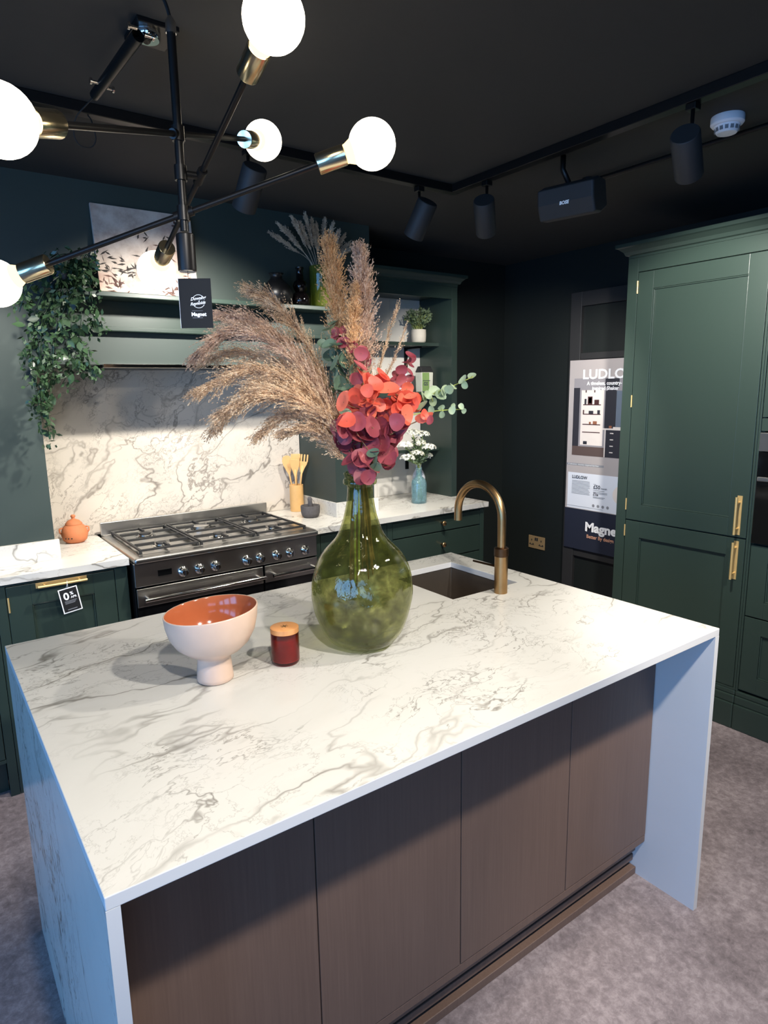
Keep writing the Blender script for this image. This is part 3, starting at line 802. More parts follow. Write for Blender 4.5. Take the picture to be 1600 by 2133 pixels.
YFc = 1.972
lc = thing('base_cabinet', 'dark green base cabinet left of the range cooker with gold handle', 'cabinet', (.3, 2.2, 0))
MB().box(.045, .540, 1.992, 2.53, .15, .888).build('carcass', M['green'], lc)
MB().box(.045, .0805, YFc, 1.9915, 0, .888).box(.4885, .540, YFc, 1.9915, 0, .888).box(.0805, .4885, YFc, 1.9915, .876, .888).box(.0805, .4885, YFc, 1.9915, .15, .165).build('face_frame', M['green'], lc, bevel=.001)
d = shaker(lc, V((.083, 1.9915, .168)), X_, Z_, -Y_, .403, .705, M['green'], t=.0195, fr=.085)
MB().cyl((.0865, 1.9705, .77), (.0865, 1.9705, .83), .0035, n=10).build('hinge', M['gold'], d, True, angle=40)
bar_handle(d, V((.282, 1.9719, .861)), X_, -Y_, .19, M['gold'])
MB().box(.0815, .4875, 2.03, 2.048, 0, .149).build('plinth', M['green'], lc)
l2 = thing('base_cabinet', 'dark green base cabinet at the far left edge of the picture', 'cabinet', (-.25, 2.2, 0))
MB().box(-.55, .043, 1.992, 2.145, .15, .888).build('carcass', M['green'], l2)
MB().box(-.55, -.515, YFc, 1.9915, 0, .888).box(.01, .043, YFc, 1.9915, 0, .888).box(-.515, .01, YFc, 1.9915, .876, .888).box(-.515, .01, YFc, 1.9915, .15, .165).build('face_frame', M['green'], l2, bevel=.001)
shaker(l2, V((-.512, 1.9915, .168)), X_, Z_, -Y_, .519, .705, M['green'], t=.0195, fr=.085)
MB().box(-.514, .009, 2.03, 2.048, 0, .149).build('plinth', M['green'], l2)
rc = thing('drawer_cabinet', 'dark green drawer cabinet right of the cooker with brass knobs', 'cabinet', (2.1, 2.2, 0))
MB().box(1.972, 2.672, 1.992, 2.56, .15, .888).box(1.465, 1.9715, 1.992, 2.145, .15, .888).build('carcass', M['green'], rc)
MB().box(1.465, 1.50, YFc, 1.9915, 0, .888).box(1.93, 1.965, YFc, 1.9915, 0, .888).box(2.64, 2.672, YFc, 1.9915, 0, .888).box(1.50, 1.93, YFc, 1.9915, .876, .888).box(1.965, 2.64, YFc, 1.9915, .876, .888).box(1.965, 2.64, YFc, 1.9915, .15, .165).box(1.50, 1.93, YFc, 1.9915, .15, .165).build('face_frame', M['green'], rc, bevel=.001)
shaker(rc, V((1.503, 1.9915, .168)), X_, Z_, -Y_, .424, .705, M['green'], t=.0195)
for z0, z1 in ((.783, .873), (.62, .778), (.168, .615)):
    dr = MB().box(1.968, 2.637, 1.9725, 1.9915, z0 + .001, z1 - .001).build('drawer', M['green'], rc, bevel=.0015)
    zk = (z0 + z1) / 2 + .005
    MB().lathe([(.006, 0), (.0055, .014), (.012, .02), (.0155, .026), (.013, .032), (0, .034)], (2.325, 1.9722, zk), 20, (0, -1, 0)).build('knob', M['antique'], dr, True)
MB().box(1.5005, 2.6395, 2.03, 2.048, 0, .149).build('plinth', M['green'], rc)
# worktops and upstands
w1 = thing('back_worktop', 'marble worktop left of the range cooker under the clay pot', 'worktop', (.2, 2.2, .89))
MB().box(-.55, .546, 1.95, 2.148, .89, .92).box(.302, .546, 2.148, 2.546, .89, .92).build('slab', M['marble'], w1)
MB().box(-.55, .315, 2.13, 2.1495, .9201, 1.005).build('upstand', M['marble'], w1, bevel=.001)
w2 = thing('back_worktop', 'marble worktop right of the range cooker under the shelf unit', 'worktop', (2.1, 2.2, .89))
MB().box(1.46, 2.69, 1.95, 2.148, .89, .92).box(1.46, 1.714, 2.148, 2.546, .89, .92).box(1.971, 2.69, 2.148, 2.569, .89, .92).build('slab', M['marble'], w2)
MB().box(1.70, 1.7145, 2.1295, 2.546, .9201, 1.0).box(1.7146, 1.985, 2.1295, 2.1495, .9201, 1.0).box(1.9705, 1.985, 2.1496, 2.24, .9201, 1.0).build('upstand', M['marble'], w2, bevel=.001)

# mantel
mt = thing('mantel_shelf', 'dark green mantel shelf across the chimney breast above the hob', 'shelf', (1.0, 2.08, 1.99))
MB().box(.335, 1.69, 1.995, 2.149, 1.998, 2.018).build('shelf_board', M['green'], mt, bevel=.003)
MB().box(.345, 1.68, 2.108, 2.149, 1.872, 1.892).build('ledge_moulding', M['green'], mt, bevel=.004)
MB().box(.355, 1.67, 2.132, 2.149, 1.892, 1.9975).build('frieze', M['green'], mt)
hd = thing('cooker_hood', 'slim steel edged cooker hood under the chimney front', 'hood', (1.0, 2.3, 1.71))
MB().box(.56, 1.45, 2.152, 2.44, 1.722, 1.7345).build('underside', M['black_metal'], hd)
MB().box(.56, 1.45, 2.138, 2.1515, 1.722, 1.738).build('front_strip', M['chrome'], hd, bevel=.002)

# ------------------------------------------------------------------ open shelf unit on the right worktop
su = thing('open_shelf_unit', 'dark green open shelf unit with white back on the right worktop', 'shelf unit', (2.33, 2.4, .92))
UX0, UX1 = 1.988, 2.688
MB().box(UX0, UX0 + .04, 2.24, 2.5685, .9205, 2.22).build('side_panel', M['green'], su, bevel=.001)
MB().box(UX1 - .045, UX1, 2.24, 2.5685, .9205, 2.22).build('side_panel', M['green'], su, bevel=.001)
MB().box(UX0 + .0402, UX1 - .0452, 2.26, 2.5685, 2.175, 2.22).build('top_panel', M['green'], su)
MB().box(UX0 + .0402, UX1 - .0452, 2.24, 2.2598, 2.15, 2.22).build('top_rail', M['green'], su)
bb = (UX1 - UX0 - .086) / 5
for k in range(5):
    MB().box(UX0 + .0405 + k * bb + .0008, UX0 + .0405 + (k + 1) * bb - .0008, 2.5525, 2.5684, .9205, 2.1748).build('back_board', M['white_board'], su, bevel=.0015)
# cornice
co = MB()
prof = [(0, 2.2205), (0, 2.235), (-.012, 2.238), (-.018, 2.252), (-.035, 2.268), (-.045, 2.272), (-.045, 2.287)]
P = []
for dy, z in prof: P += [(UX0, 2.238 + dy, z), (UX1 - dy, 2.238 + dy, z), (UX1 - dy, 2.5685, z), (UX0, 2.5685, z)]
F = [(3, 2, 1, 0)]
for i in range(len(prof) - 1):
    for j in range(4): F.append((i * 4 + j, i * 4 + (j + 1) % 4, (i + 1) * 4 + (j + 1) % 4, (i + 1) * 4 + j))
F.append(tuple((len(prof) - 1) * 4 + j for j in range(4)))
co.add(P, F).build('cornice', M['green'], su)
for z in (1.895, 1.59, 1.235):
    sh = MB().box(UX0 + .0405, UX1 - .0455, 2.36, 2.552, z - .02, z).build('shelf', M['green'], su, bevel=.001)
    for xb in (2.13, 2.52):
        MB().box(xb - .012, xb + .012, 2.544, 2.552, z - .15, z - .0202).box(xb - .012, xb + .012, 2.40, 2.5438, z - .032, z - .0202).build('bracket', M['black_metal'], sh)

# ------------------------------------------------------------------ tall cabinets along the right wall
def tall(name, label, y0, y1, cat='cabinet'):
    t = thing(name, label, cat, (3.15, (y0 + y1) / 2, 0))
    return t
XF = 2.85
tc = tall('tall_cabinet', 'tall dark green larder cabinet with two doors and gold handles', .4765, 1.16)
nX = -X_; uR = -Y_
MB().box(XF + .021, 3.445, .4765, 1.16, .19, 2.225).build('carcass', M['green'], tc)
MB().box(XF, XF + .0205, 1.104, 1.16, .19, 2.225).box(XF, XF + .0205, .4765, .486, .19, 2.225).box(XF, XF + .0205, .486, 1.104, 2.157, 2.225).box(XF, XF + .0205, .486, 1.104, .19, .2).build('face_frame', M['green'], tc, bevel=.001)
d1 = shaker(tc, V((XF + .0204, 1.101, .921)), uR, Z_, nX, .612, 1.232, M['green'], t=.0202, fr=.083)
d2 = shaker(tc, V((XF + .0204, 1.101, .203)), uR, Z_, nX, .612, .711, M['green'], t=.0202, fr=.083)
bar_handle(d1, V((XF, .527, 1.022)), Z_, nX, .18, M['gold'])
bar_handle(d2, V((XF, .527, .813)), Z_, nX, .18, M['gold'])
for dd, zz in ((d1, (2.085, 1.53, 1.0)), (d2, (.86, .33))):
    for z in zz: MB().cyl((XF - .002, 1.1025, z - .03), (XF - .002, 1.1025, z + .03), .0035, n=10).build('hinge', M['gold'], dd, True, angle=40)
pb = MB().box(XF - .012, XF + .0205, .4765, 1.16, 0, .125).box(XF - .006, XF + .0205, .4765, 1.16, .1252, .165).box(XF - .002, XF + .0205, .4765, 1.16, .1652, .1895).build('plinth', M['green'], tc, bevel=.005)
def cornice_right(parent, y0, y1, end):
    prof = [(0, 2.2255), (0, 2.236), (.012, 2.24), (.018, 2.255), (.038, 2.272), (.048, 2.276), (.048, 2.292)]
    P = []
    for d_, z in prof: P += [(XF - d_, y0, z), (3.445, y0, z), (3.445, y1 + d_ * end, z), (XF - d_, y1 + d_ * end, z)]
    F = [(3, 2, 1, 0)]
    for i in range(len(prof) - 1):
        for j in range(4): F.append((i * 4 + j, i * 4 + (j + 1) % 4, (i + 1) * 4 + (j + 1) % 4, (i + 1) * 4 + j))
    F.append(tuple((len(prof) - 1) * 4 + j for j in range(4)))
    MB().add(P, F).build('cornice', M['green'], parent)
cornice_right(tc, .4765, 1.16, 1)
ov = tall('oven_cabinet', 'tall dark green oven housing cabinet cut by the right picture edge', -.16, .475)
MB().box(XF + .021, 3.445, -.16, .475, .19, .9).box(XF + .021, 3.445, -.16, .475, 1.47, 2.225).box(XF + .021, 3.445, .455, .475, .9, 1.47).box(XF + .021, 3.445, -.16, -.14, .9, 1.47).build('carcass', M['green'], ov)
MB().box(XF, XF + .0205, .466, .475, .19, 2.225).box(XF, XF + .0205, -.16, -.15, .19, 2.225).box(XF, XF + .0205, -.15, .466, 2.157, 2.225).build('face_frame', M['green'], ov, bevel=.001)
shaker(ov, V((XF + .0204, .463, 1.464)), uR, Z_, nX, .61, .69, M['green'], t=.0202, fr=.083)
MB().box(XF + .001, XF + .0205, -.148, .464, 1.405, 1.459).build('filler_panel', M['green'], ov, bevel=.001)
for z0, z1 in ((.566, .898), (.203, .56)):
    dw = shaker(ov, V((XF + .0204, .463, z0)), uR, Z_, nX, .61, z1 - z0, M['green'], 'drawer', t=.0202, fr=.075)
    bar_handle(dw, V((XF, .16, z1 - .03)), Y_, nX, .18, M['gold'])
MB().box(XF - .012, XF + .0205, -.16, .475, 0, .125).box(XF - .006, XF + .0205, -.16, .475, .1252, .165).box(XF - .002, XF + .0205, -.16, .475, .1652, .1895).build('plinth', M['green'], ov, bevel=.005)
cornice_right(ov, -.16, .475, 0)
on_ = thing('built_in_oven', 'black glass built in oven in the tall cabinet at the right edge', 'oven', (3.1, .16, .905))
MB().box(XF + .004, 3.38, -.135, .45, .905, 1.40).build('body', M['black_metal'], on_)
MB().box(XF - .012, XF + .0035, -.145, .462, 1.318, 1.398).build('control_panel', M['steel'], on_, bevel=.002)
od = MB().box(XF - .012, XF + .0035, -.145, .462, .908, 1.314).build('oven_door', M['black_glass'], on_, bevel=.003)
h = MB().box(XF - .055, XF - .043, -.12, .44, 1.192, 1.212)
for y in (-.06, .38): h.box(XF - .0429, XF - .0121, y - .008, y + .008, 1.196, 1.208)
h.build('oven_handle', M['steel'], od, bevel=.003)

# ------------------------------------------------------------------ poster, door and socket on the right wall
dr = MB()
for (y0, y1, z0, z1) in ((1.86, 1.945, 0.0, 2.2), (1.10, 1.86, 2.11, 2.2), (1.05, 1.10, 0.0, 2.2)): dr.box(3.405, 3.449, y0, y1, z0, z1)
d1s = struct(dr.build('door_1', M['black_matt'], bevel=.003))
MB().box(3.43, 3.449, 1.1005, 1.8595, 0.002, 2.1095).build('door_leaf', M['dark_wall'], d1s)
MB().box(3.41, 3.4299, 1.1005, 1.8595, 1.78, 1.82).box(3.41, 3.4299, 1.1005, 1.8595, .48, .53).build('door_rail', M['black_matt'], d1s, bevel=.002)

po = thing('poster', 'tall advertising poster with kitchen photo beside the tall larder cabinet', 'poster', (3.395, 1.63, .535))
PX = 3.393
pb = MB().box(PX, PX + .0115, 1.325, 1.925, .535, 1.775).build('board', M['poster_paper'], po)
oP = V((PX, 1.925, 0)); u, v, n = -Y_, Z_, -X_
def pr(name, mat, y0, y1, z0, z1, lay): MB().quad(oP, u, v, n, 1.925 - y0, 1.925 - y1, z0, z1, .0005 * lay).build(name, mat, po)
pr('footer', M['card_navy'], 1.925, 1.325, .535, .808, 1)
pr('info_card', M['poster_card'], 1.91, 1.325, .812, 1.05, 1)
# photograph print: flat patches of the printed kitchen
def flat(name, c): return plain(name, rgb(*c), .6, 0, .06, 14)
ph = MB()
cols = [flat('print_grey', (150, 146, 150)), flat('print_white', (232, 222, 214)), flat('print_dark', (46, 46, 54)), flat('print_floor', (92, 76, 72)), flat('print_blue', (104, 116, 132)), flat('print_brown', (150, 96, 70)), flat('print_frame', (70, 40, 40))]
def pq(k, y0, y1, z0, z1, lay):
    ph.cur = k; ph.quad(oP, u, v, n, 1.925 - y0, 1.925 - y1, z0, z1, .0005 * lay)
pq(0, 1.886, 1.36, 1.165, 1.66, 1)
pq(3, 1.886, 1.36, 1.165, 1.225, 2)
pq(2, 1.886, 1.838, 1.225, 1.60, 2)
pq(1, 1.825, 1.655, 1.235, 1.585, 2)
for z in (1.49, 1.43, 1.365, 1.315):
    pq(6, 1.81, 1.675, z, z + .006, 3)
for (a, b, z0, z1, k) in ((1.80, 1.785, 1.496, 1.53, 2), (1.775, 1.74, 1.496, 1.545, 6), (1.768, 1.747, 1.503, 1.538, 1), (1.725, 1.69, 1.496, 1.525, 6), (1.81, 1.80, 1.436, 1.46, 6), (1.765, 1.73, 1.436, 1.455, 2), (1.70, 1.68, 1.436, 1.46, 2), (1.76, 1.745, 1.371, 1.385, 5), (1.73, 1.70, 1.371, 1.39, 5), (1.80, 1.77, 1.24, 1.26, 2), (1.795, 1.785, 1.57, 1.585, 3), (1.73, 1.72, 1.57, 1.585, 3)):
    pq(k, a, b, z0, z1, 4)
pq(2, 1.645, 1.565, 1.345, 1.58, 2)
pq(4, 1.565, 1.36, 1.345, 1.58, 2)
pq(2, 1.65, 1.55, 1.60, 1.655, 3); pq(2, 1.63, 1.57, 1.565, 1.60, 3)
pq(1, 1.665, 1.36, 1.338, 1.348, 4)
pq(2, 1.63, 1.36, 1.166, 1.338, 3); pq(1, 1.64, 1.632, 1.166, 1.338, 4)
for z in (1.315, 1.275, 1.235, 1.195): pq(1, 1.60, 1.575, z, z + .006, 4)
pq(5, 1.61, 1.59, 1.348, 1.365, 4); pq(1, 1.58, 1.50, 1.348, 1.358, 4)
ph.build('photo_print', cols, po)
T = lambda nm, b, s, m, y, z, **k: text(nm, b, s, M[m], V((PX, y, z)), u, v, n, po, h=.0035, **k)
T('headline', 'LUDLOW', .082, 'ink_white', 1.822, 1.656, bold=.0022, sx=1.18)
T('tagline', 'A timeless, country-', .031, 'ink_white', 1.785, 1.617, bold=.0012)
T('tagline', 'inspired Shaker', .031, 'ink_white', 1.745, 1.586, bold=.0012)
T('card_title', 'LUDLOW', .028, 'ink_dark', 1.875, 1.012, bold=.0008)
T('price', '£50', .034, 'ink_dark', 1.705, .958, bold=.0008)
T('price', '/month', .016, 'ink_dark', 1.648, .958)
T('price', '£106', .020, 'ink_dark', 1.705, .912, bold=.0005)
T('brand_name', 'Magnet', .082, 'ink_white', 1.757, .672, bold=.0034, sx=1.12)
T('strapline', 'Better By design', .034, 'ink_salmon', 1.742, .625, bold=.0006, sx=.92)
ln = MB()
rl = random.Random(5)
for k in range(11): ln.quad(oP, u, v, n, .05, .05 + rl.uniform(.13, .145), .995 - k * .0085, .998 - k * .0085, .002)
for y_, w_, z_ in ((.22, .02, .985), (.22, .085, .945), (.22, .105, .934), (.22, .105, .926), (.22, .02, .930), (.22, .09, .902), (.22, .08, .896)): ln.quad(oP, u, v, n, y_, y_ + w_, z_, z_ + .003, .002)
ln.quad(oP, u, v, n, .0, .30, .826, .8275, .002)
for k in range(4): ln.disc(V((PX - .002, 1.70 - k * .036, .845)), u, v, .010, 16)
ln.quad(oP, u, v, n, .0, .29, 1.098, 1.112, .001)
ln.build('small_print', M['ink_grey'], po)
MB().disc(V((PX - .0025, 1.50, .935)), u, v, .06, 28).build('sample_disc', cols[1], po)
T('small_line', 'A timeless, country inspired kitchen', .0165, 'ink_white', 1.91, 1.1)

sc = thing('wall_socket', 'brass double wall socket on the dark wall behind the tap', 'socket', (3.445, 2.21, .455))
pt = MB().box(3.443, 3.4495, 2.136, 2.286, .452, .545).build('plate', M['socket_brass'], sc, bevel=.002)
so_ = MB()
for yc in (2.255, 2.167):
    so_.box(3.4418, 3.4429, yc - .004, yc + .004, .507, .520).box(3.4418, 3.4429, yc - .018, yc - .009, .482, .489).box(3.4418, 3.4429, yc + .009, yc + .018, .482, .489)
    so_.box(3.4412, 3.4429, yc - .022, yc + .022, .478, .4815)
so_.build('pin_slot', M['black_matt'], sc)
for yc in (2.219, 2.203): MB().box(3.4395, 3.4429, yc - .006, yc + .006, .512, .534).build('switch', M['black_matt'], sc, bevel=.001)

# ------------------------------------------------------------------ things on the back worktops
pt = thing('clay_pot', 'small round terracotta pot with knobbed lid left of the cooker', 'pot', (.43, 2.44, .92))
c = (.43, 2.44, .9202)
MB().lathe([(0, 0), (.038, 0), (.052, .012), (.0585, .035), (.056, .06), (.046, .078), (.036, .086)], c, 36).build('body', M['terracotta'], pt, True)
ldp = MB().lathe([(.0375, .086), (.038, .09), (.026, .104), (.010, .112), (.006, .116), (.010, .121), (.011, .127), (.007, .132), (0, .133)], c, 28).build('lid', M['terracotta'], pt, True)
dirc = V((CAM.x - .43, CAM.y - 2.44, 0)).normalized(); sidec = V((-dirc.y, dirc.x, 0))
for s in (-1, 1):
    b = V(c) + sidec * (s * .053) + V((0, 0, .062))
    MB().tube([b + V((0, 0, .010)) - sidec * s * .004, b + sidec * s * .010 + V((0, 0, .006)), b + sidec * s * .010 - V((0, 0, .010)), b - V((0, 0, .020)) + sidec * s * .002], .0042, 8).build('handle', M['terracotta'], pt, True)
for k in (-1, 0, 1):
    b = V(c) + (dirc * math.cos(.25 * k - .5) + sidec * math.sin(.25 * k - .5)) * .0575 + V((0, 0, .028))
    MB().sphere(b, .0035, 8, 6).build('hole', M['soil'], pt, True)

uc = (1.637, 2.465, .9202)
MB_ = MB().lathe([(0, 0), (.039, 0), (.040, .003), (.040, .155), (.0345, .155), (.0345, .008), (0, .008)], uc, 32)
tag(MB_.build('utensil_holder', M['bamboo'], None, True, angle=40), 'round bamboo utensil holder on the worktop right of the cooker', 'holder')
def utensil(name, label, cat, dx, dy, lean, hh, head):
    base = V(uc) + V((dx * .3, dy * .3, .010)); top = V(uc) + V((dx + lean[0], dy + lean[1], hh))
    ax = (top - base).normalized(); sd = sidec2 - ax * sidec2.dot(ax); sd.normalize(); nn = ax.cross(sd)
    t = thing(name, label, cat, base, 'wooden utensils in the bamboo holder')
    MB().tube([base, base.lerp(top, .55), base.lerp(top, .8)], [.0045, .005, .006], 10).build('handle', M['bamboo'], t, True)
    st = base.lerp(top, .66); ln_ = (top - st).length
    m = MB()
    if head == 'spoon': outl = [(.006, 0), (.016, .25), (.026, .55), (.028, .75), (.020, .95), (.006, 1)]
    elif head == 'spatula': outl = [(.006, 0), (.014, .3), (.024, .6), (.028, .85), (.028, 1)]
    else: outl = [(.006, 0), (.014, .25), (.026, .5), (.028, .62)]
    P = []
    for w_, h_ in outl:
        q = st + ax * (ln_ * h_)
        P += [q - sd * w_ - nn * .003, q + sd * w_ - nn * .003, q + sd * w_ + nn * .003, q - sd * w_ + nn * .003]
    F = [(0, 1, 2, 3)]
    k = len(outl)
    for i in range(k - 1):
        for j in range(4): F.append((i * 4 + j, (i + 1) * 4 + j, (i + 1) * 4 + (j + 1) % 4, i * 4 + (j + 1) % 4))
    F.append(tuple((k - 1) * 4 + 3 - j for j in range(4)))
    m.add(P, F)
    if head == 'fork':
        for j in range(4):
            a = -.0255 + j * .017
            m.obox(st, sd, ax, nn, a - .0045, a + .0045, ln_ * .6, ln_, -.003, .003)
    m.build('head', M['bamboo'], t, bevel=.0015)
dirc2 = V((CAM.x - uc[0], CAM.y - uc[1], 0)).normalized(); sidec2 = V((-dirc2.y, dirc2.x, 0))
utensil('wooden_spoon', 'wooden spoon leaning left in the bamboo holder', 'spoon', *(sidec2 * -.018).to_2d(), (-sidec2 * .034).to_2d(), .325, 'spoon')
utensil('wooden_spatula', 'wooden slotted turner at the back of the bamboo holder', 'spatula', *(dirc2 * -.018).to_2d(), (sidec2 * .004 - dirc2 * .02).to_2d(), .33, 'spatula')
utensil('wooden_scraper', 'wooden scraper at the front of the bamboo holder', 'scraper', *(dirc2 * .018).to_2d(), (dirc2 * .01 - sidec2 * .004).to_2d(), .305, 'spatula')
utensil('wooden_fork', 'wooden fork with tines leaning right in the bamboo holder', 'fork', *(sidec2 * .018).to_2d(), (sidec2 * .030).to_2d(), .33, 'fork')

mo = (1.602, 2.245, .9202)
tag(MB().lathe([(0, 0), (.036, 0), (.046, .006), (.052, .025), (.054, .055), (.053, .066), (.046, .066), (.043, .045), (.03, .022), (0, .016)], mo, 36).build('mortar', M['stone'], None, True, angle=50), 'dark grey stone mortar on the worktop near the cooker', 'mortar')
b = V(mo) + V((0, 0, .0175))
tag(MB().tube([b + V((.004, .006, .004)), b + V((.004, .004, .03)), b + V((0, 0, .062)), b + V((-.004, -.003, .086)), b + V((-.004, -.003, .096))], [.014, .017, .012, .013, .008], 14).build('pestle', M['stone'], None, True), 'dark grey stone pestle standing in the mortar', 'pestle')

bb_ = V((2.345, 2.205, .9202))
tag(MB().lathe([(0, 0), (.043, 0), (.047, .004), (.0475, .02), (.047, .12), (.043, .14), (.028, .156), (.019, .166), (.0165, .205), (.021, .208), (.021, .216), (.0165, .217), (.014, .205), (.015, .17), (.025, .153), (.040, .137), (.044, .12), (.044, .02), (.04, .006), (0, .006)], bb_, 40).build('glass_bottle', M['blue_glass'], None, True), 'pale blue ribbed glass bottle holding white flowers', 'bottle')
wb = V((2.445, 2.33, .9202))
tag(MB().lathe([(0, 0), (.038, 0), (.041, .004), (.041, .14), (.034, .165), (.019, .19), (.016, .225), (.02, .228), (.02, .24), (0, .24)], wb, 32).build('white_bottle', M['white_plastic'], None, True, angle=60), 'white bottle standing behind the pale blue glass bottle', 'bottle')
# white flowers
fl_mesh = {}
def floret_cluster(c, r, rn, n, mb):
    for _ in range(n):
        d = rvec(rn); d.z = abs(d.z) * .8 + .1
        p = c + V((d.x * r, d.y * r, d.z * r * .75)); nn = (d + rvec(rn) * .4).normalized(); x = nn.cross(rvec(rn)).normalized(); y = nn.cross(x)
        s = rn.uniform(.006, .010)
        P = [p]
        for j in range(10):
            a = 2 * PI * j / 10; q = s * (1 if j % 2 else .45)
            P.append(p + x * (math.cos(a) * q) + y * (math.sin(a) * q) + nn * (.004 if j % 2 else .001))
        mb.add(P, [(0, 1 + j, 1 + (j + 1) % 10) for j in range(10)])
wf = [('white flower stem in the blue bottle with the highest bloom', (860, 905)), ('white flower stem in the blue bottle leaning furthest left', (845, 930)),
      ('white flower stem in the blue bottle, middle bloom', (872, 925)), ('white flower stem in the blue bottle leaning furthest right', (893, 935)), ('white flower stem in the blue bottle with the lowest front bloom', (868, 948)), ('white flower stem in the blue bottle, low on the left', (849, 957)), ('white flower stem in the blue bottle, low on the right', (887, 953)), ('white flower stem in the blue bottle, second highest bloom', (880, 908))]
for k, (lb, (x, y)) in enumerate(wf):
    rn = random.Random(40 + k)
    top = on(x, y, 1, 2.205 + rn.uniform(-.03, .04))
    rt = bb_ + V((rn.uniform(-.02, .02), rn.uniform(-.02, .02), .012)); nk = bb_ + V((rn.uniform(-.006, .006), rn.uniform(-.006, .006), .21))
    t = thing('white_flower', lb, 'flower', rt, 'white flowers in the blue bottle')
    path = spline([rt, nk, nk.lerp(top, .6) + V((0, 0, .01)), top], 6)
    MB().tube(path, .0018, 5).build('stem', M['stem_green'], t, True)
    mb = MB(); floret_cluster(top, .043, rn, 120, mb); o = mb.build('bloom', M['petal_white'], t); o['kind'] = 'stuff'
    lf = MB()
    for _ in range(44):
        q = path[rn.randrange(8, 16)] + rvec(rn) * .004; d = rvec(rn); d.z = abs(d.z); s = d.cross(rvec(rn)).normalized() * .007; ll = rn.uniform(.02, .04)
        lf.add([q, q + d * ll * .5 + s, q + d * ll, q + d * ll * .5 - s], [(0, 1, 2, 3)])
    o = lf.build('foliage', M['leaf_fern'], t); o['kind'] = 'stuff'

# on the shelf unit
pp = thing('potted_plant', 'bushy grey green plant in a small off white pot on the top shelf', 'plant', (2.53, 2.45, 1.8955))
pc = V((2.525, 2.42, 1.8955))
MB().lathe([(0, 0), (.036, 0), (.045, .01), (.047, .05), (.046, .082), (.041, .082), (.041, .07), (0, .068)], pc, 28).build('pot', M['off_white_pot'], pp, True, angle=50)
MB().lathe([(0, .001), (.040, 0)], pc + V((0, 0, .0705)), 20).build('soil', M['soil'], pp)
rn = random.Random(77); lf = MB(); stm = MB()
for _ in range(46):
    a = rn.uniform(0, 6.28); rr_ = rn.uniform(.2, 1) ** .6; tip = pc + V((math.cos(a) * .095 * rr_, math.sin(a) * .085 * rr_, .075 + .155 * math.sqrt(max(0, 1.15 - rr_ ** 2)) * rn.uniform(.7, 1)))
    b0 = pc + V((math.cos(a) * .015, math.sin(a) * .015, .07)); path = spline([b0, b0.lerp(tip, .5) + V((0, 0, .018)), tip], 5)
    stm.tube(path, .001, 4)
    for _k in range(15):
        q = path[rn.randrange(3, len(path))] + rvec(rn) * .005; d = (rvec(rn) + V((math.cos(a), math.sin(a), .5)) * .7).normalized(); s = d.cross(rvec(rn))
        if s.length < .05: continue
        s = s.normalized() * .006; ll = rn.uniform(.014, .026)
        lf.add([q, q + d * ll * .5 + s, q + d * ll, q + d * ll * .5 - s], [(0, 1, 2, 3)])
stm.build('stems', M['stem_green'], pp)['kind'] = 'stuff'
lf.build('foliage', M['leaf_fern'], pp)['kind'] = 'stuff'

pk = thing('coffee_packet', 'black topped packet with pale green label on the middle shelf', 'packet', (2.555, 2.45, 1.5905))
def hexa(mb, b, t):      # bottom rectangle and top rectangle given as (x0,x1,y0,y1,z)
    P = []
    for (x0, x1, y0, y1, z) in (b, t): P += [(x0, y0, z), (x1, y0, z), (x1, y1, z), (x0, y1, z)]
    return mb.add(P, [(3, 2, 1, 0), (4, 5, 6, 7), (0, 1, 5, 4), (1, 2, 6, 5), (2, 3, 7, 6), (3, 0, 4, 7)])
kx, ky = 2.56, 2.41
hexa(MB(), (kx - .045, kx + .045, ky - .032, ky + .032, 1.5905), (kx - .048, kx + .048, ky - .034, ky + .034, 1.715)).build('bag', M['packet_green'], pk, bevel=.006)
hexa(MB(), (kx - .0485, kx + .0485, ky - .0345, ky + .0345, 1.7152), (kx - .044, kx + .044, ky - .014, ky + .014, 1.752)).build('folded_top', M['black_matt'], pk, bevel=.004)
MB().box(kx - .044, kx + .012, ky - .0358, ky - .0352, 1.596, 1.712).build('label', M['packet_label'], pk)
text('lettering', 'GS', .03, M['ink_dark'], V((kx - .035, ky - .0362, 1.632)), X_, Z_, -Y_, pk, bold=.001)
MB().box(kx - .04, kx + .02, ky - .0362, ky - .0355, 1.66, 1.664).build('print_line', M['ink_dark'], pk)
jr = thing('lidded_jar', 'white jar with a round knob lid on the middle shelf', 'jar', (2.4, 2.46, 1.5905))
jc = V((2.415, 2.44, 1.5905))
MB().lathe([(0, 0), (.034, 0), (.038, .006), (.040, .06), (.038, .1), (.033, .104)], jc, 28).build('body', M['white_plastic'], jr, True, angle=50)
MB().lathe([(.036, .1045), (.036, .110), (.02, .118), (.006, .121), (.006, .127), (.013, .134), (.014, .142), (.009, .149), (0, .151)], jc, 24).build('lid', M['white_plastic'], jr, True)

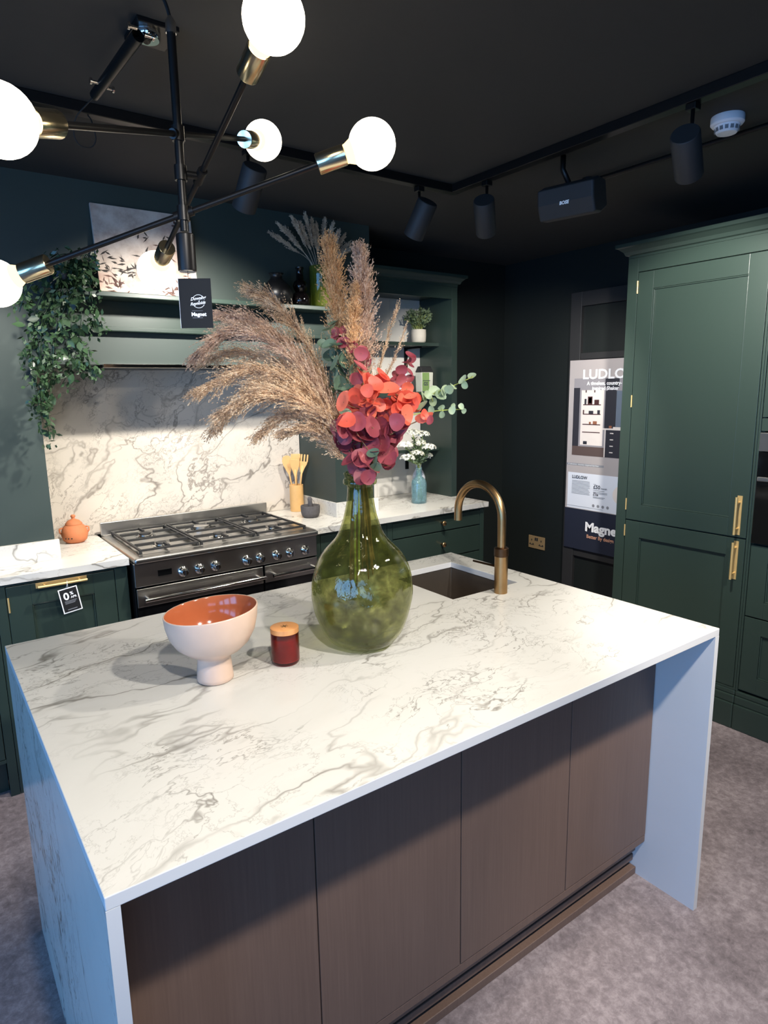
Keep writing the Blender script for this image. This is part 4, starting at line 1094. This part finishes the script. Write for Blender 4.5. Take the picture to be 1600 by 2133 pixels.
# ------------------------------------------------------------------ things on the mantel
pi = thing('canvas_picture', 'faded botanical canvas picture leaning on the mantel shelf', 'picture', (.75, 2.1, 2.019))
bl, br_ = V((.565, 2.088, 2.0185)), V((.965, 2.088, 2.0185))
lean = V((0, .046, .365)); nv_ = X_.cross(lean.normalized()); hgt = lean.length; lv = lean.normalized()
MB().obox(bl, X_, lv, nv_, 0, .42, 0, hgt, -.014, 0).build('canvas', M['picture'], pi, bevel=.001)
rn = random.Random(12)
def ink(mb, x, y, ang, ll, w_):
    d = X_ * math.cos(ang) + lv * math.sin(ang); s = -X_ * math.sin(ang) + lv * math.cos(ang)
    o = bl + X_ * x + lv * y + nv_ * .0006
    mb.add([o, o + d * ll * .4 + s * w_, o + d * ll, o + d * ll * .4 - s * w_], [(3, 2, 1, 0)])
for (nm, mt_, pts) in (('dark_leaf_print', 'picture_ink2', [(.05, .10, 9), (.12, .09, 12), (.03, .14, 6), (.15, .12, 5), (.21, .24, 4), (.20, .17, 4), (.10, .15, 3), (.30, .25, 3)]),
                       ('brown_leaf_print', 'picture_ink', [(.08, .03, 12), (.30, .03, 14), (.36, .05, 12), (.26, .05, 8), (.27, .20, 8), (.31, .19, 5), (.04, .05, 10), (.34, .31, 5), (.22, .12, 4), (.39, .09, 8)])):
    mb = MB()
    for (x, y, k) in pts:
        for _ in range(k):
            qx, qy = x + rn.uniform(-.035, .035), y + rn.uniform(-.022, .025)
            if .005 < qx < .38 and .005 < qy < .33: ink(mb, qx, qy, rn.uniform(-.6, 3.7), rn.uniform(.02, .045), rn.uniform(.0025, .005))
        for _ in range(2):
            ink(mb, x, max(.004, y - .01), rn.uniform(1.2, 1.9), .035, .0007)
    mb.build(nm, M[mt_], pi)['kind'] = 'stuff'

def lathe_thing(name, label, cat, prof, c, mat, n=32): return tag(MB().lathe(prof, c, n).build(name, M[mat], None, True, angle=60), label, cat)
lathe_thing('black_vase', 'squat black clay vase with a short neck on the mantel', 'vase', [(0, 0), (.05, 0), (.07, .02), (.078, .05), (.066, .085), (.04, .11), (.028, .122), (.028, .14), (.036, .146), (.03, .147), (.022, .14), (.022, .12), (0, .1)], (1.365, 2.068, 2.0185), 'black_clay')
lathe_thing('dark_bottle', 'dark smoked glass bottle with two round bulges on the mantel', 'bottle', [(0, 0), (.036, 0), (.046, .014), (.048, .035), (.04, .058), (.024, .07), (.03, .08), (.036, .098), (.03, .117), (.018, .127), (.0165, .175), (.02, .178), (.02, .186), (.016, .187), (.012, .175), (.013, .13), (0, .12)], (1.495, 2.07, 2.0185), 'smoke_glass')
gvc = V((1.617, 2.072, 2.0185))
lathe_thing('green_vase', 'straight olive green glass vase of pale dried grass on the mantel', 'vase', [(0, 0), (.054, 0), (.058, .004), (.058, .2), (.055, .2), (.055, .01), (0, .008)], gvc, 'olive_glass', 36)
tips = [(573, 492), (590, 478), (603, 488), (615, 466), (630, 478), (639, 462), (652, 474), (676, 470), (690, 480), (700, 496), (712, 500), (722, 512), (728, 520), (660, 482)]
names = ['first', 'second', 'third', 'fourth', 'fifth', 'sixth', 'seventh', 'eighth', 'ninth', 'tenth', 'eleventh', 'twelfth', 'thirteenth', 'middle']
for k, (x, y) in enumerate(tips):
    rn = random.Random(300 + k)
    tip = on(x, y, 1, 2.072 + rn.uniform(-.05, .05))
    a = rn.uniform(0, 6.28)
    rt = gvc + V((math.cos(a) * .03, math.sin(a) * .03, .015))
    dx = (tip - gvc); nk = gvc + V((max(-.045, min(.045, dx.x * .3)), max(-.045, min(.045, dx.y * .3)), .2))
    path = spline([rt, nk, nk.lerp(tip, .55) + V((0, 0, .008)), tip], 8)
    lb = 'pale dried grass stem in the olive mantel vase, %s tip from the left' % names[k] if k < 13 else 'shorter pale dried grass stem in the middle of the olive mantel vase'
    t = thing('dried_grass', lb, 'dried grass', rt, 'pale dried grass in the olive mantel vase')
    MB().tube(path, .0012, 4).build('stem', M['pale_grass'], t)
    mb = MB(); plume(mb, path, .55, 190, .085, .04, .30, -.01, rn, wid=.002, spk=.011, seg=3, spn=3)
    mb.build('seed_head', M['pale_grass'], t)['kind'] = 'stuff'

# trailing ivy at the left end of the mantel
iv = thing('trailing_plant', 'dark green trailing plant hanging from the left end of the mantel', 'plant', (.43, 2.06, 2.0185))
MB().lathe([(0, 0), (.04, 0), (.055, .03), (.06, .075), (.055, .075), (.05, .065), (0, .06)], (.43, 2.072, 2.0185), 24).build('pot', M['black_clay'], iv, True, angle=50)
ivl = MB()
Pq = [(0, 0, 0), (.30, .32, .05), (.34, .62, .02), (0, 1.1, -.08), (-.34, .62, .02), (-.30, .32, .05), (0, .35, -.04), (0, .7, -.05)]
ivl.add(Pq, [(0, 1, 6), (1, 2, 7, 6), (2, 3, 7), (0, 6, 5), (6, 7, 4, 5), (7, 3, 4)])
ivm = ivl.mesh('ivy_leaf', M['leaf_ivy'], True)
vines = [([(165, 560), (120, 600), (90, 680), (85, 760), (88, 830), (105, 915)], 1), ([(160, 555), (105, 590), (70, 660), (65, 740), (75, 820), (90, 880)], 1), ([(165, 560), (130, 640), (110, 720), (95, 800), (85, 860)], 1),
         ([(170, 560), (150, 650), (140, 720), (165, 760), (205, 778)], .6), ([(170, 560), (170, 640), (165, 700), (150, 760), (130, 800)], .7), ([(160, 560), (90, 570), (55, 610), (40, 650)], .6),
         ([(175, 560), (190, 610), (195, 660), (205, 690)], .5), ([(165, 560), (110, 620), (75, 690), (60, 760)], .8), ([(165, 560), (150, 610), (120, 680), (110, 760), (120, 790)], .8),
         ([(165, 560), (140, 530), (110, 540), (80, 570)], .5), ([(165, 555), (180, 530), (190, 555), (185, 600)], .5), ([(165, 560), (140, 600), (150, 700), (180, 740), (190, 770)], .7), ([(160, 560), (100, 640), (80, 720), (95, 790), (78, 850)], .8)]
rn = random.Random(9); stm = MB(); fol = MB(); cnt = 0
for k, (px, wgt) in enumerate(vines):
    yb = 1.965 + rn.uniform(-.02, .02)
    pts = [V((.43, 2.06, 2.09))] + [on(x, y, 1, (2.03 if i == 0 else yb + .10 * (i / len(px)))) for i, (x, y) in enumerate(px)]
    path = spline(pts, 9)
    stm.tube(path, .0016, 4)
    m_ = int(31 * wgt)
    for j in range(m_):
        q = path[int((.14 + .86 * j / m_) * (len(path) - 1))] + rvec(rn) * .022
        if q.y > 2.115: q.y = 2.115
        d = (rvec(rn) + V((0, 0, -.8))).normalized(); nn = (V((-.2, -1, .5)) + rvec(rn) * .9).normalized()
        x = d.cross(nn).normalized(); nn = x.cross(d)
        Mx = Matrix((x, d, nn)).transposed().to_4x4()
        if cnt < 296:
            link(ivm, 'leaf', iv, M=Matrix.Translation(q) @ Mx @ Matrix.Scale(rn.uniform(.026, .044), 4)); cnt += 1
    for j in range(int(170 * wgt)):
        q = path[rn.randrange(4, len(path))] + rvec(rn) * .036
        if q.y > 2.125: q.y = 2.125
        d = (rvec(rn) + V((0, 0, -.6))).normalized(); s = d.cross(rvec(rn))
        if s.length < .05: continue
        s = s.normalized() * .0065; ll = rn.uniform(.018, .03)
        fol.add([q, q + d * ll * .5 + s, q + d * ll, q + d * ll * .5 - s], [(0, 1, 2, 3)])
stm.build('vine', M['leaf_ivy'], iv)
fol.build('small_leaves', M['leaf_ivy'], iv)['kind'] = 'stuff'

# ------------------------------------------------------------------ chandelier
SX, SY = .362, .500
chd = thing('chandelier', 'black three arm chandelier with brass sockets and lit globe bulbs', 'chandelier', (SX, SY, 1.83))
MB().cyl((SX, SY, 1.93), (SX, SY, 2.305), .0085, n=16).build('stem', M['black_metal'], chd, True, angle=40)
MB().lathe([(0, 0), (.018, 0), (.0185, .003), (.0185, .07), (.0165, .072), (.008, .073)], (SX, SY, 1.853), 24).build('end_cylinder', M['black_metal'], chd, True, angle=40)
MB().lathe([(0, 0), (.0165, 0), (.0175, .001)], (SX, SY, 1.8518), 24).build('end_cap', M['chrome'], chd)
rose = V((.37, .62, ZC))
MB().lathe([(0, -.025), (.05, -.022), (.055, -.001)], rose, 32).build('ceiling_rose', M['black_metal'], chd, True, angle=50)
MB().tube(spline([V((SX, SY, 2.30)), V((SX, SY, 2.315)), V((.364, .53, 2.36)), V((.37, .60, 2.42)), V((.37, .62, ZC - .02))], 6), .0035, 8).build('cable', M['cord'], chd, True)
MB().lathe([(0, 0), (.010, 0), (.010, .02), (.004, .03)], (SX, SY, 2.29), 16).build('cable_grip', M['chrome'], chd, True, angle=50)
arms = [((0, 250, .875), (548, 293, 1.66)), ((570, 38, .98), (326, 563, 1.66)), ((775, 301, 1.30), (-8, 590, 1.33))]
for k, (e0, e1) in enumerate(arms):
    a, b = dp(*e0), dp(*e1)
    d = (b - a).normalized()
    BR, SL = .0475, .052
    sa, sb = a + d * (BR + .014), b - d * (BR + .014)
    ar = MB().cyl(sa + d * SL * .6, sb - d * SL * .6, .0058, n=14).build('arm', M['black_metal'], chd, True, angle=40)
    # clamp joining the arm to the stem
    t_ = ((V((SX, SY, 0)) - V((a.x, a.y, 0))).dot(V((d.x, d.y, 0)))) / (d.x ** 2 + d.y ** 2)
    q = a + d * t_
    sp = V((SX, SY, q.z)); gap = q - sp
    cl = MB().cyl(sp - Z_ * .014, sp + Z_ * .014, .0125, n=18)
    cl.cyl(q - d * .02, q + d * .02, .0095, n=16)
    if gap.length > .004: cl.cyl(sp, q + gap.normalized() * .006, .007, n=12)
    cl.build('clamp', M['black_metal'], ar, True, angle=40)
    for c_, s in ((a, 1), (b, -1)):
        f_ = c_ + d * s * (BR + .010)
        MB().lathe([(0, .06), (.006, .06), (.0190, .059), (.0202, .057), (.0202, .001), (.0185, 0), (.017, .004), (0, .005)], f_, 24, d * s).build('socket', M['brass'], ar, True, angle=40)
        MB().lathe([(.0165, .022), (.0185, .012), (.024, 0), (.02, -.006)], c_ + d * s * (BR - .006), 24, d * s).build('bulb_neck', M['bulb_neck'], ar, True)
        MB().sphere(c_, BR, 32, 18).build('bulb', M['bulb'], ar, True)

# swing tag under the chandelier
tg = thing('swing_tag', 'black card tag with white logo hanging from the chandelier', 'tag', dp(408, 632, 1.36))
tc_ = dp(408, 632, 1.36)
tu = V((.83, -.55, 0)).normalized(); tv = Z_; tn = tu.cross(tv)
MB().obox(tc_, tu, tv, tn, -.0335, .0335, -.05, .05, -.0006, 0).build('card', M['card_black'], tg)
MB().obox(tc_, tu, tv, tn, -.0342, -.0336, -.05, .05, -.0006, .0001).build('white_edge', M['ink_white'], tg)
MB().tube([tc_ + tu * -.012 + tv * .048, V((SX, SY, 1.875))], .0005, 5).build('string', M['cord'], tg)
rg = MB(); k_ = 36
cO = tc_ + tu * .006 + tv * .004 + tn * .0004
P = []
for j in range(k_):
    a = 2 * PI * j / k_
    for r_ in (.0128, .0137): P.append(cO + tu * (r_ * math.cos(a)) + tv * (r_ * math.sin(a)))
rg.add(P, [(2 * j, 2 * j + 1, (2 * j + 3) % (2 * k_), (2 * j + 2) % (2 * k_)) for j in range(k_)]).build('logo_ring', M['ink_white'], tg)
pl_ = MB(); pl_.obox(cO, tu, tv, tn, -.0165, .0145, -.0068, .0078, .0, .0001); pl_.build('logo_ground', M['card_black'], tg)
TT = lambda nm, b_, s, x, y, **kk: text(nm, b_, s, M['ink_white'], tc_ + tu * x + tv * y, tu, tv, tn, tg, h=.0008, **kk)
ru = (tu + tv * .12)
text('logo_text', 'Dowsing', .0088, M['ink_white'], tc_ + tu * -.0105 + tv * .0055, ru, tv, tn, tg, h=.0008, shear=.3, bold=.0002)
text('logo_text', '&', .0055, M['ink_white'], tc_ + tu * .005 + tv * .0022, ru, tv, tn, tg, h=.0008, shear=.3)
text('logo_text', 'Reynolds', .0085, M['ink_white'], tc_ + tu * -.0115 + tv * -.0045, ru, tv, tn, tg, h=.0008, shear=.3, bold=.0002)
TT('brand_name', 'Magnet', .0105, -.0105, -.0255, bold=.0004)
sl = MB()
sl.obox(tc_, tu, tv, tn, -.009, .014, -.0152, -.0147, .0004, .0005).obox(tc_, tu, tv, tn, -.0085, .013, -.0295, -.0288, .0004, .0005)
sl.build('small_print', M['ink_grey'], tg)

# finance tag on the cabinet handle
ft = thing('price_tag', 'black and white card tag hanging from the left gold handle', 'tag', (.3, 1.94, .79))
fc = V((.301, 1.9345, .790)); rot = .14
fu = V((math.cos(rot), 0, math.sin(rot))); fv = V((-math.sin(rot), 0, math.cos(rot))); fn = -Y_
MB().obox(fc, fu, fv, fn, -.036, .036, -.052, .052, 0, .0006).build('card', M['ink_white'], ft)
MB().obox(fc, fu, fv, fn, -.032, .032, -.048, .048, .0007, .0009).build('black_print', M['card_black'], ft)
text('figure', '0', .042, M['ink_white'], fc + fu * -.022 + fv * .004, fu, fv, fn, ft, h=.0013, bold=.0012)
text('figure', '%', .019, M['ink_white'], fc + fu * .004 + fv * .020, fu, fv, fn, ft, h=.0013, bold=.0004)
text('figure', 'APR', .0125, M['ink_white'], fc + fu * .004 + fv * .006, fu, fv, fn, ft, h=.0013, bold=.0003)
sl = MB()
for q, z in enumerate((-.004, -.009, -.014)): sl.obox(fc, fu, fv, fn, -.022, .024 - .004 * q, z, z + .0018, .0011, .0013)
sl.obox(fc, fu, fv, fn, -.018, .018, -.040, -.0375, .0011, .0013)
sl.build('small_print', M['ink_grey'], ft)
MB().tube([fc + fv * .05 + V((-.004, -.001, 0)), fc + V((-.006, -.003, .066)), V((.296, 1.9338, .868)), V((.298, 1.9445, .869)), fc + fv * .05 + V((.003, .002, 0))], .0009, 5).build('loop', M['ink_white'], ft, True)

# ------------------------------------------------------------------ ceiling track, spotlights and small ceiling things
tk = thing('ceiling_track', 'black L shaped lighting track on the black ceiling', 'track', (1.885, 1.39, ZC))
MB().box(-1.6, 1.905, 1.37, 1.41, 2.437, ZC - .0005).build('rail', M['black_metal'], tk, bevel=.002)
MB().box(1.865, 1.905, -1.6, 1.3695, 2.437, ZC - .0005).build('rail', M['black_metal'], tk, bevel=.002)
tk2 = tag(MB().box(-1.6, 1.8645, -.82, -.78, 2.437, ZC - .0005).build('ceiling_track', M['black_metal'], bevel=.002), 'black lighting track behind the viewer on the black ceiling', 'track')
cdt = thing('ceiling_conduit', 'thin black conduit along the ceiling toward the smoke detector', 'conduit', (2.3, .6, ZC))
MB().cyl((2.30, -1.5, ZC - .016), (2.30, .98, ZC - .016), .009, n=10).build('pipe', M['black_metal'], cdt, True, angle=40)
MB().lathe([(0, -.04), (.022, -.04), (.026, -.034), (.026, -.001)], (2.30, 1.0, ZC), 18).build('junction_box', M['black_metal'], cdt, True, angle=40)
def spot_head(label, at, track, aim, power=0, ang=60, r=.043, ln_=.15, **kw):
    at, aim = V(at), V(aim)
    t = thing('track_spotlight', label, 'spotlight', (at.x, at.y, at.z), 'black cylinder spotlights on the track')
    d = (aim - at).normalized()
    a, b = at - d * ln_ * .45, at + d * ln_ * .55
    MB().lathe([(0, 0), (r * .93, 0), (r, .004), (r, ln_), (r * .9, ln_), (r * .86, ln_ - .02), (0, ln_ - .022)], a, 32, d).build('head', M['black_matt'], t, True, angle=40)
    MB().lathe([(0, 0), (r * .8, 0)], a + d * (ln_ - .019), 24, d).build('lens', M['lens'] if power else M['black_glass'], t)
    tx_, ty_ = track
    MB().box(tx_ - .016, tx_ + .016, ty_ - .016, ty_ + .016, 2.418, 2.4365).build('adapter', M['black_metal'], t, bevel=.002)
    side = a + d * .02
    MB().tube([V((tx_, ty_, 2.419)), V((tx_, ty_, side.z + .02)), side], .006, 8).build('arm', M['black_metal'], t, True)
    if power: spot_light(b + d * .012, aim, power, ang, **kw)
    return t
spot_head('black cylinder spotlight right of the chandelier stem, leftmost on the track', (.93, 1.385, 2.32), (.93, 1.39), (.86, 2.5, 1.0), 120, 112, rad=.025, blend=1.0)
spot_head('black cylinder spotlight hanging straight, left of the track corner', (1.685, 1.36, 2.31), (1.70, 1.39), (1.62, 2.45, .9), 62, 88, rad=.025)
spot_head('black cylinder spotlight tilted right, just past the track corner', (1.885, 1.19, 2.31), (1.885, 1.18), (3.05, 2.15, .95), 88, 92, rad=.025)
spot_head('largest black cylinder spotlight, near the smoke detector', (1.90, .33, 2.31), (1.885, .31), (2.95, .75, 1.55), 140, 80, rad=.03)
# the same track goes on out of view toward the shop front
spot_head('black cylinder spotlight on the track beyond the right picture edge, nearer', (1.885, -.25, 2.32), (1.885, -.25), (.75, .62, .92), 66, 80, rad=.03)
spot_head('black cylinder spotlight on the rear track above the island front', (.85, -.80, 2.34), (.85, -.80), (.85, .25, .50), 98, 95, rad=.035)
spot_head('black cylinder spotlight on the rear track, left of the viewer', (.04, -.80, 2.34), (.04, -.80), (.40, .95, .92), 62, 66, rad=.03)
spot_head('black cylinder spotlight on the track left of the chandelier', (.08, 1.385, 2.32), (.08, 1.39), (.05, 2.3, .95), 62, 84, rad=.05)
spot_head('black cylinder spotlight on the rear track, right of the viewer', (1.6, -.80, 2.34), (1.6, -.80), (2.2, -.15, .0), 125, 75, rad=.045)

sp_ = thing('ceiling_speaker', 'black wedge shaped wall speaker hanging under the ceiling track', 'speaker', (1.99, .83, 2.3))
ax = V((.22, -.97, .0)).normalized(); c0 = V((2.02, .86, 2.31))
fwd = V((-.95, -.2, -.25)); fwd = (fwd - ax * fwd.dot(ax)).normalized(); up_ = ax.cross(fwd); 
if up_.z < 0: up_ = -up_
m = MB()
ring = [(-.06, .05), (.0, .065), (.05, .055), (.06, .0), (.05, -.055), (.0, -.062), (-.06, -.045)]
P = []
for s, k_ in ((-.115, .9), (-.11, 1), (.11, 1), (.115, .9)): P += [c0 + ax * s + fwd * (a_ * k_) + up_ * (b_ * k_) for a_, b_ in ring]
n_ = len(ring); F = [tuple(range(n_)), tuple(reversed(range(3 * n_, 4 * n_)))]
for i in range(3):
    for j in range(n_): F.append((i * n_ + (j + 1) % n_, i * n_ + j, (i + 1) * n_ + j, (i + 1) * n_ + (j + 1) % n_))
m.add(P, F); bm = None
sb_ = m.build('cabinet', M['black_matt'], sp_, bevel=.004)
MB().tube([c0 + up_ * .05, V((1.99, .88, 2.42)), V((1.99, .88, ZC - .001))], .010, 10).build('bracket', M['black_metal'], sp_, True)
tU = ax if ax.dot(RIGHT) > 0 else -ax
text('logo', 'BOSE', .016, M['ink_white'], c0 + fwd * .0625 - tU * .02 + up_ * -.008, tU, up_, fwd, sp_, bold=.0008, shear=.25)

sd_ = thing('smoke_detector', 'round white smoke detector on the ceiling near the right', 'smoke detector', (2.16, .35, ZC))
sc_ = V((2.155, .345, ZC - .0005))
MB().lathe([(0, 0), (.05, 0), (.051, -.004), (.051, -.022), (.046, -.028), (.040, -.029)], sc_, 40).build('base', M['white_plastic'], sd_, True, angle=35)
MB().lathe([(.040, -.029), (.038, -.034), (.034, -.046), (.030, -.052), (0, -.054)], sc_, 40).build('dome', M['white_plastic'], sd_, True, angle=35)
for j in range(14):
    a = 2 * PI * j / 14; e = V((math.cos(a), math.sin(a), 0)); q = V((-math.sin(a), math.cos(a), 0))
    MB().obox(sc_ + e * .0365, q, Z_, e, -.005, .005, -.046, -.033, -.002, .0012).build('vent', M['grey_plastic'], sd_)

bk = thing('ceiling_bracket', 'black tubular bracket with chrome screws and cable loop near the chandelier', 'bracket', (.43, .88, ZC))
MB().box(.40, .50, .82, .93, ZC - .012, ZC - .0005).build('plate', M['black_metal'], bk, bevel=.002)
MB().lathe([(0, -.018), (.026, -.018), (.030, -.012), (.030, 0)], (.435, .86, ZC - .0125), 28).build('disc', M['chrome'], bk, True, angle=40)
t0, t1 = V((.40, .80, 2.425)), V((.375, 1.15, 2.405))
MB().tube([V((.43, .855, 2.44)), t0 + V((0, .02, .0)), t1], [.012, .015, .013], 14).build('tube', M['black_metal'], bk, True, angle=50)
dT = (t1 - t0).normalized()
for q, s in ((.0, 1), (.0, -1), (.82, 1), (.82, -1)):
    c_ = t0.lerp(t1, q + .02 * s); e = dT.cross(Z_) * s
    MB().lathe([(.004, 0), (.004, .016), (.008, .017), (.008, .022), (0, .024)], c_ + e * .011, 12, e).build('screw', M['chrome'], bk, True, angle=50)
MB().tube(spline([t1, V((.38, 1.25, 2.42)), V((.36, 1.32, 2.40)), V((.355, 1.34, 2.36)), V((.37, 1.345, 2.335)), V((.40, 1.345, 2.335)), V((.415, 1.34, 2.36)), V((.41, 1.35, 2.41)), V((.41, 1.385, 2.436))], 6), .002, 6).build('cable', M['cord'], bk, True)
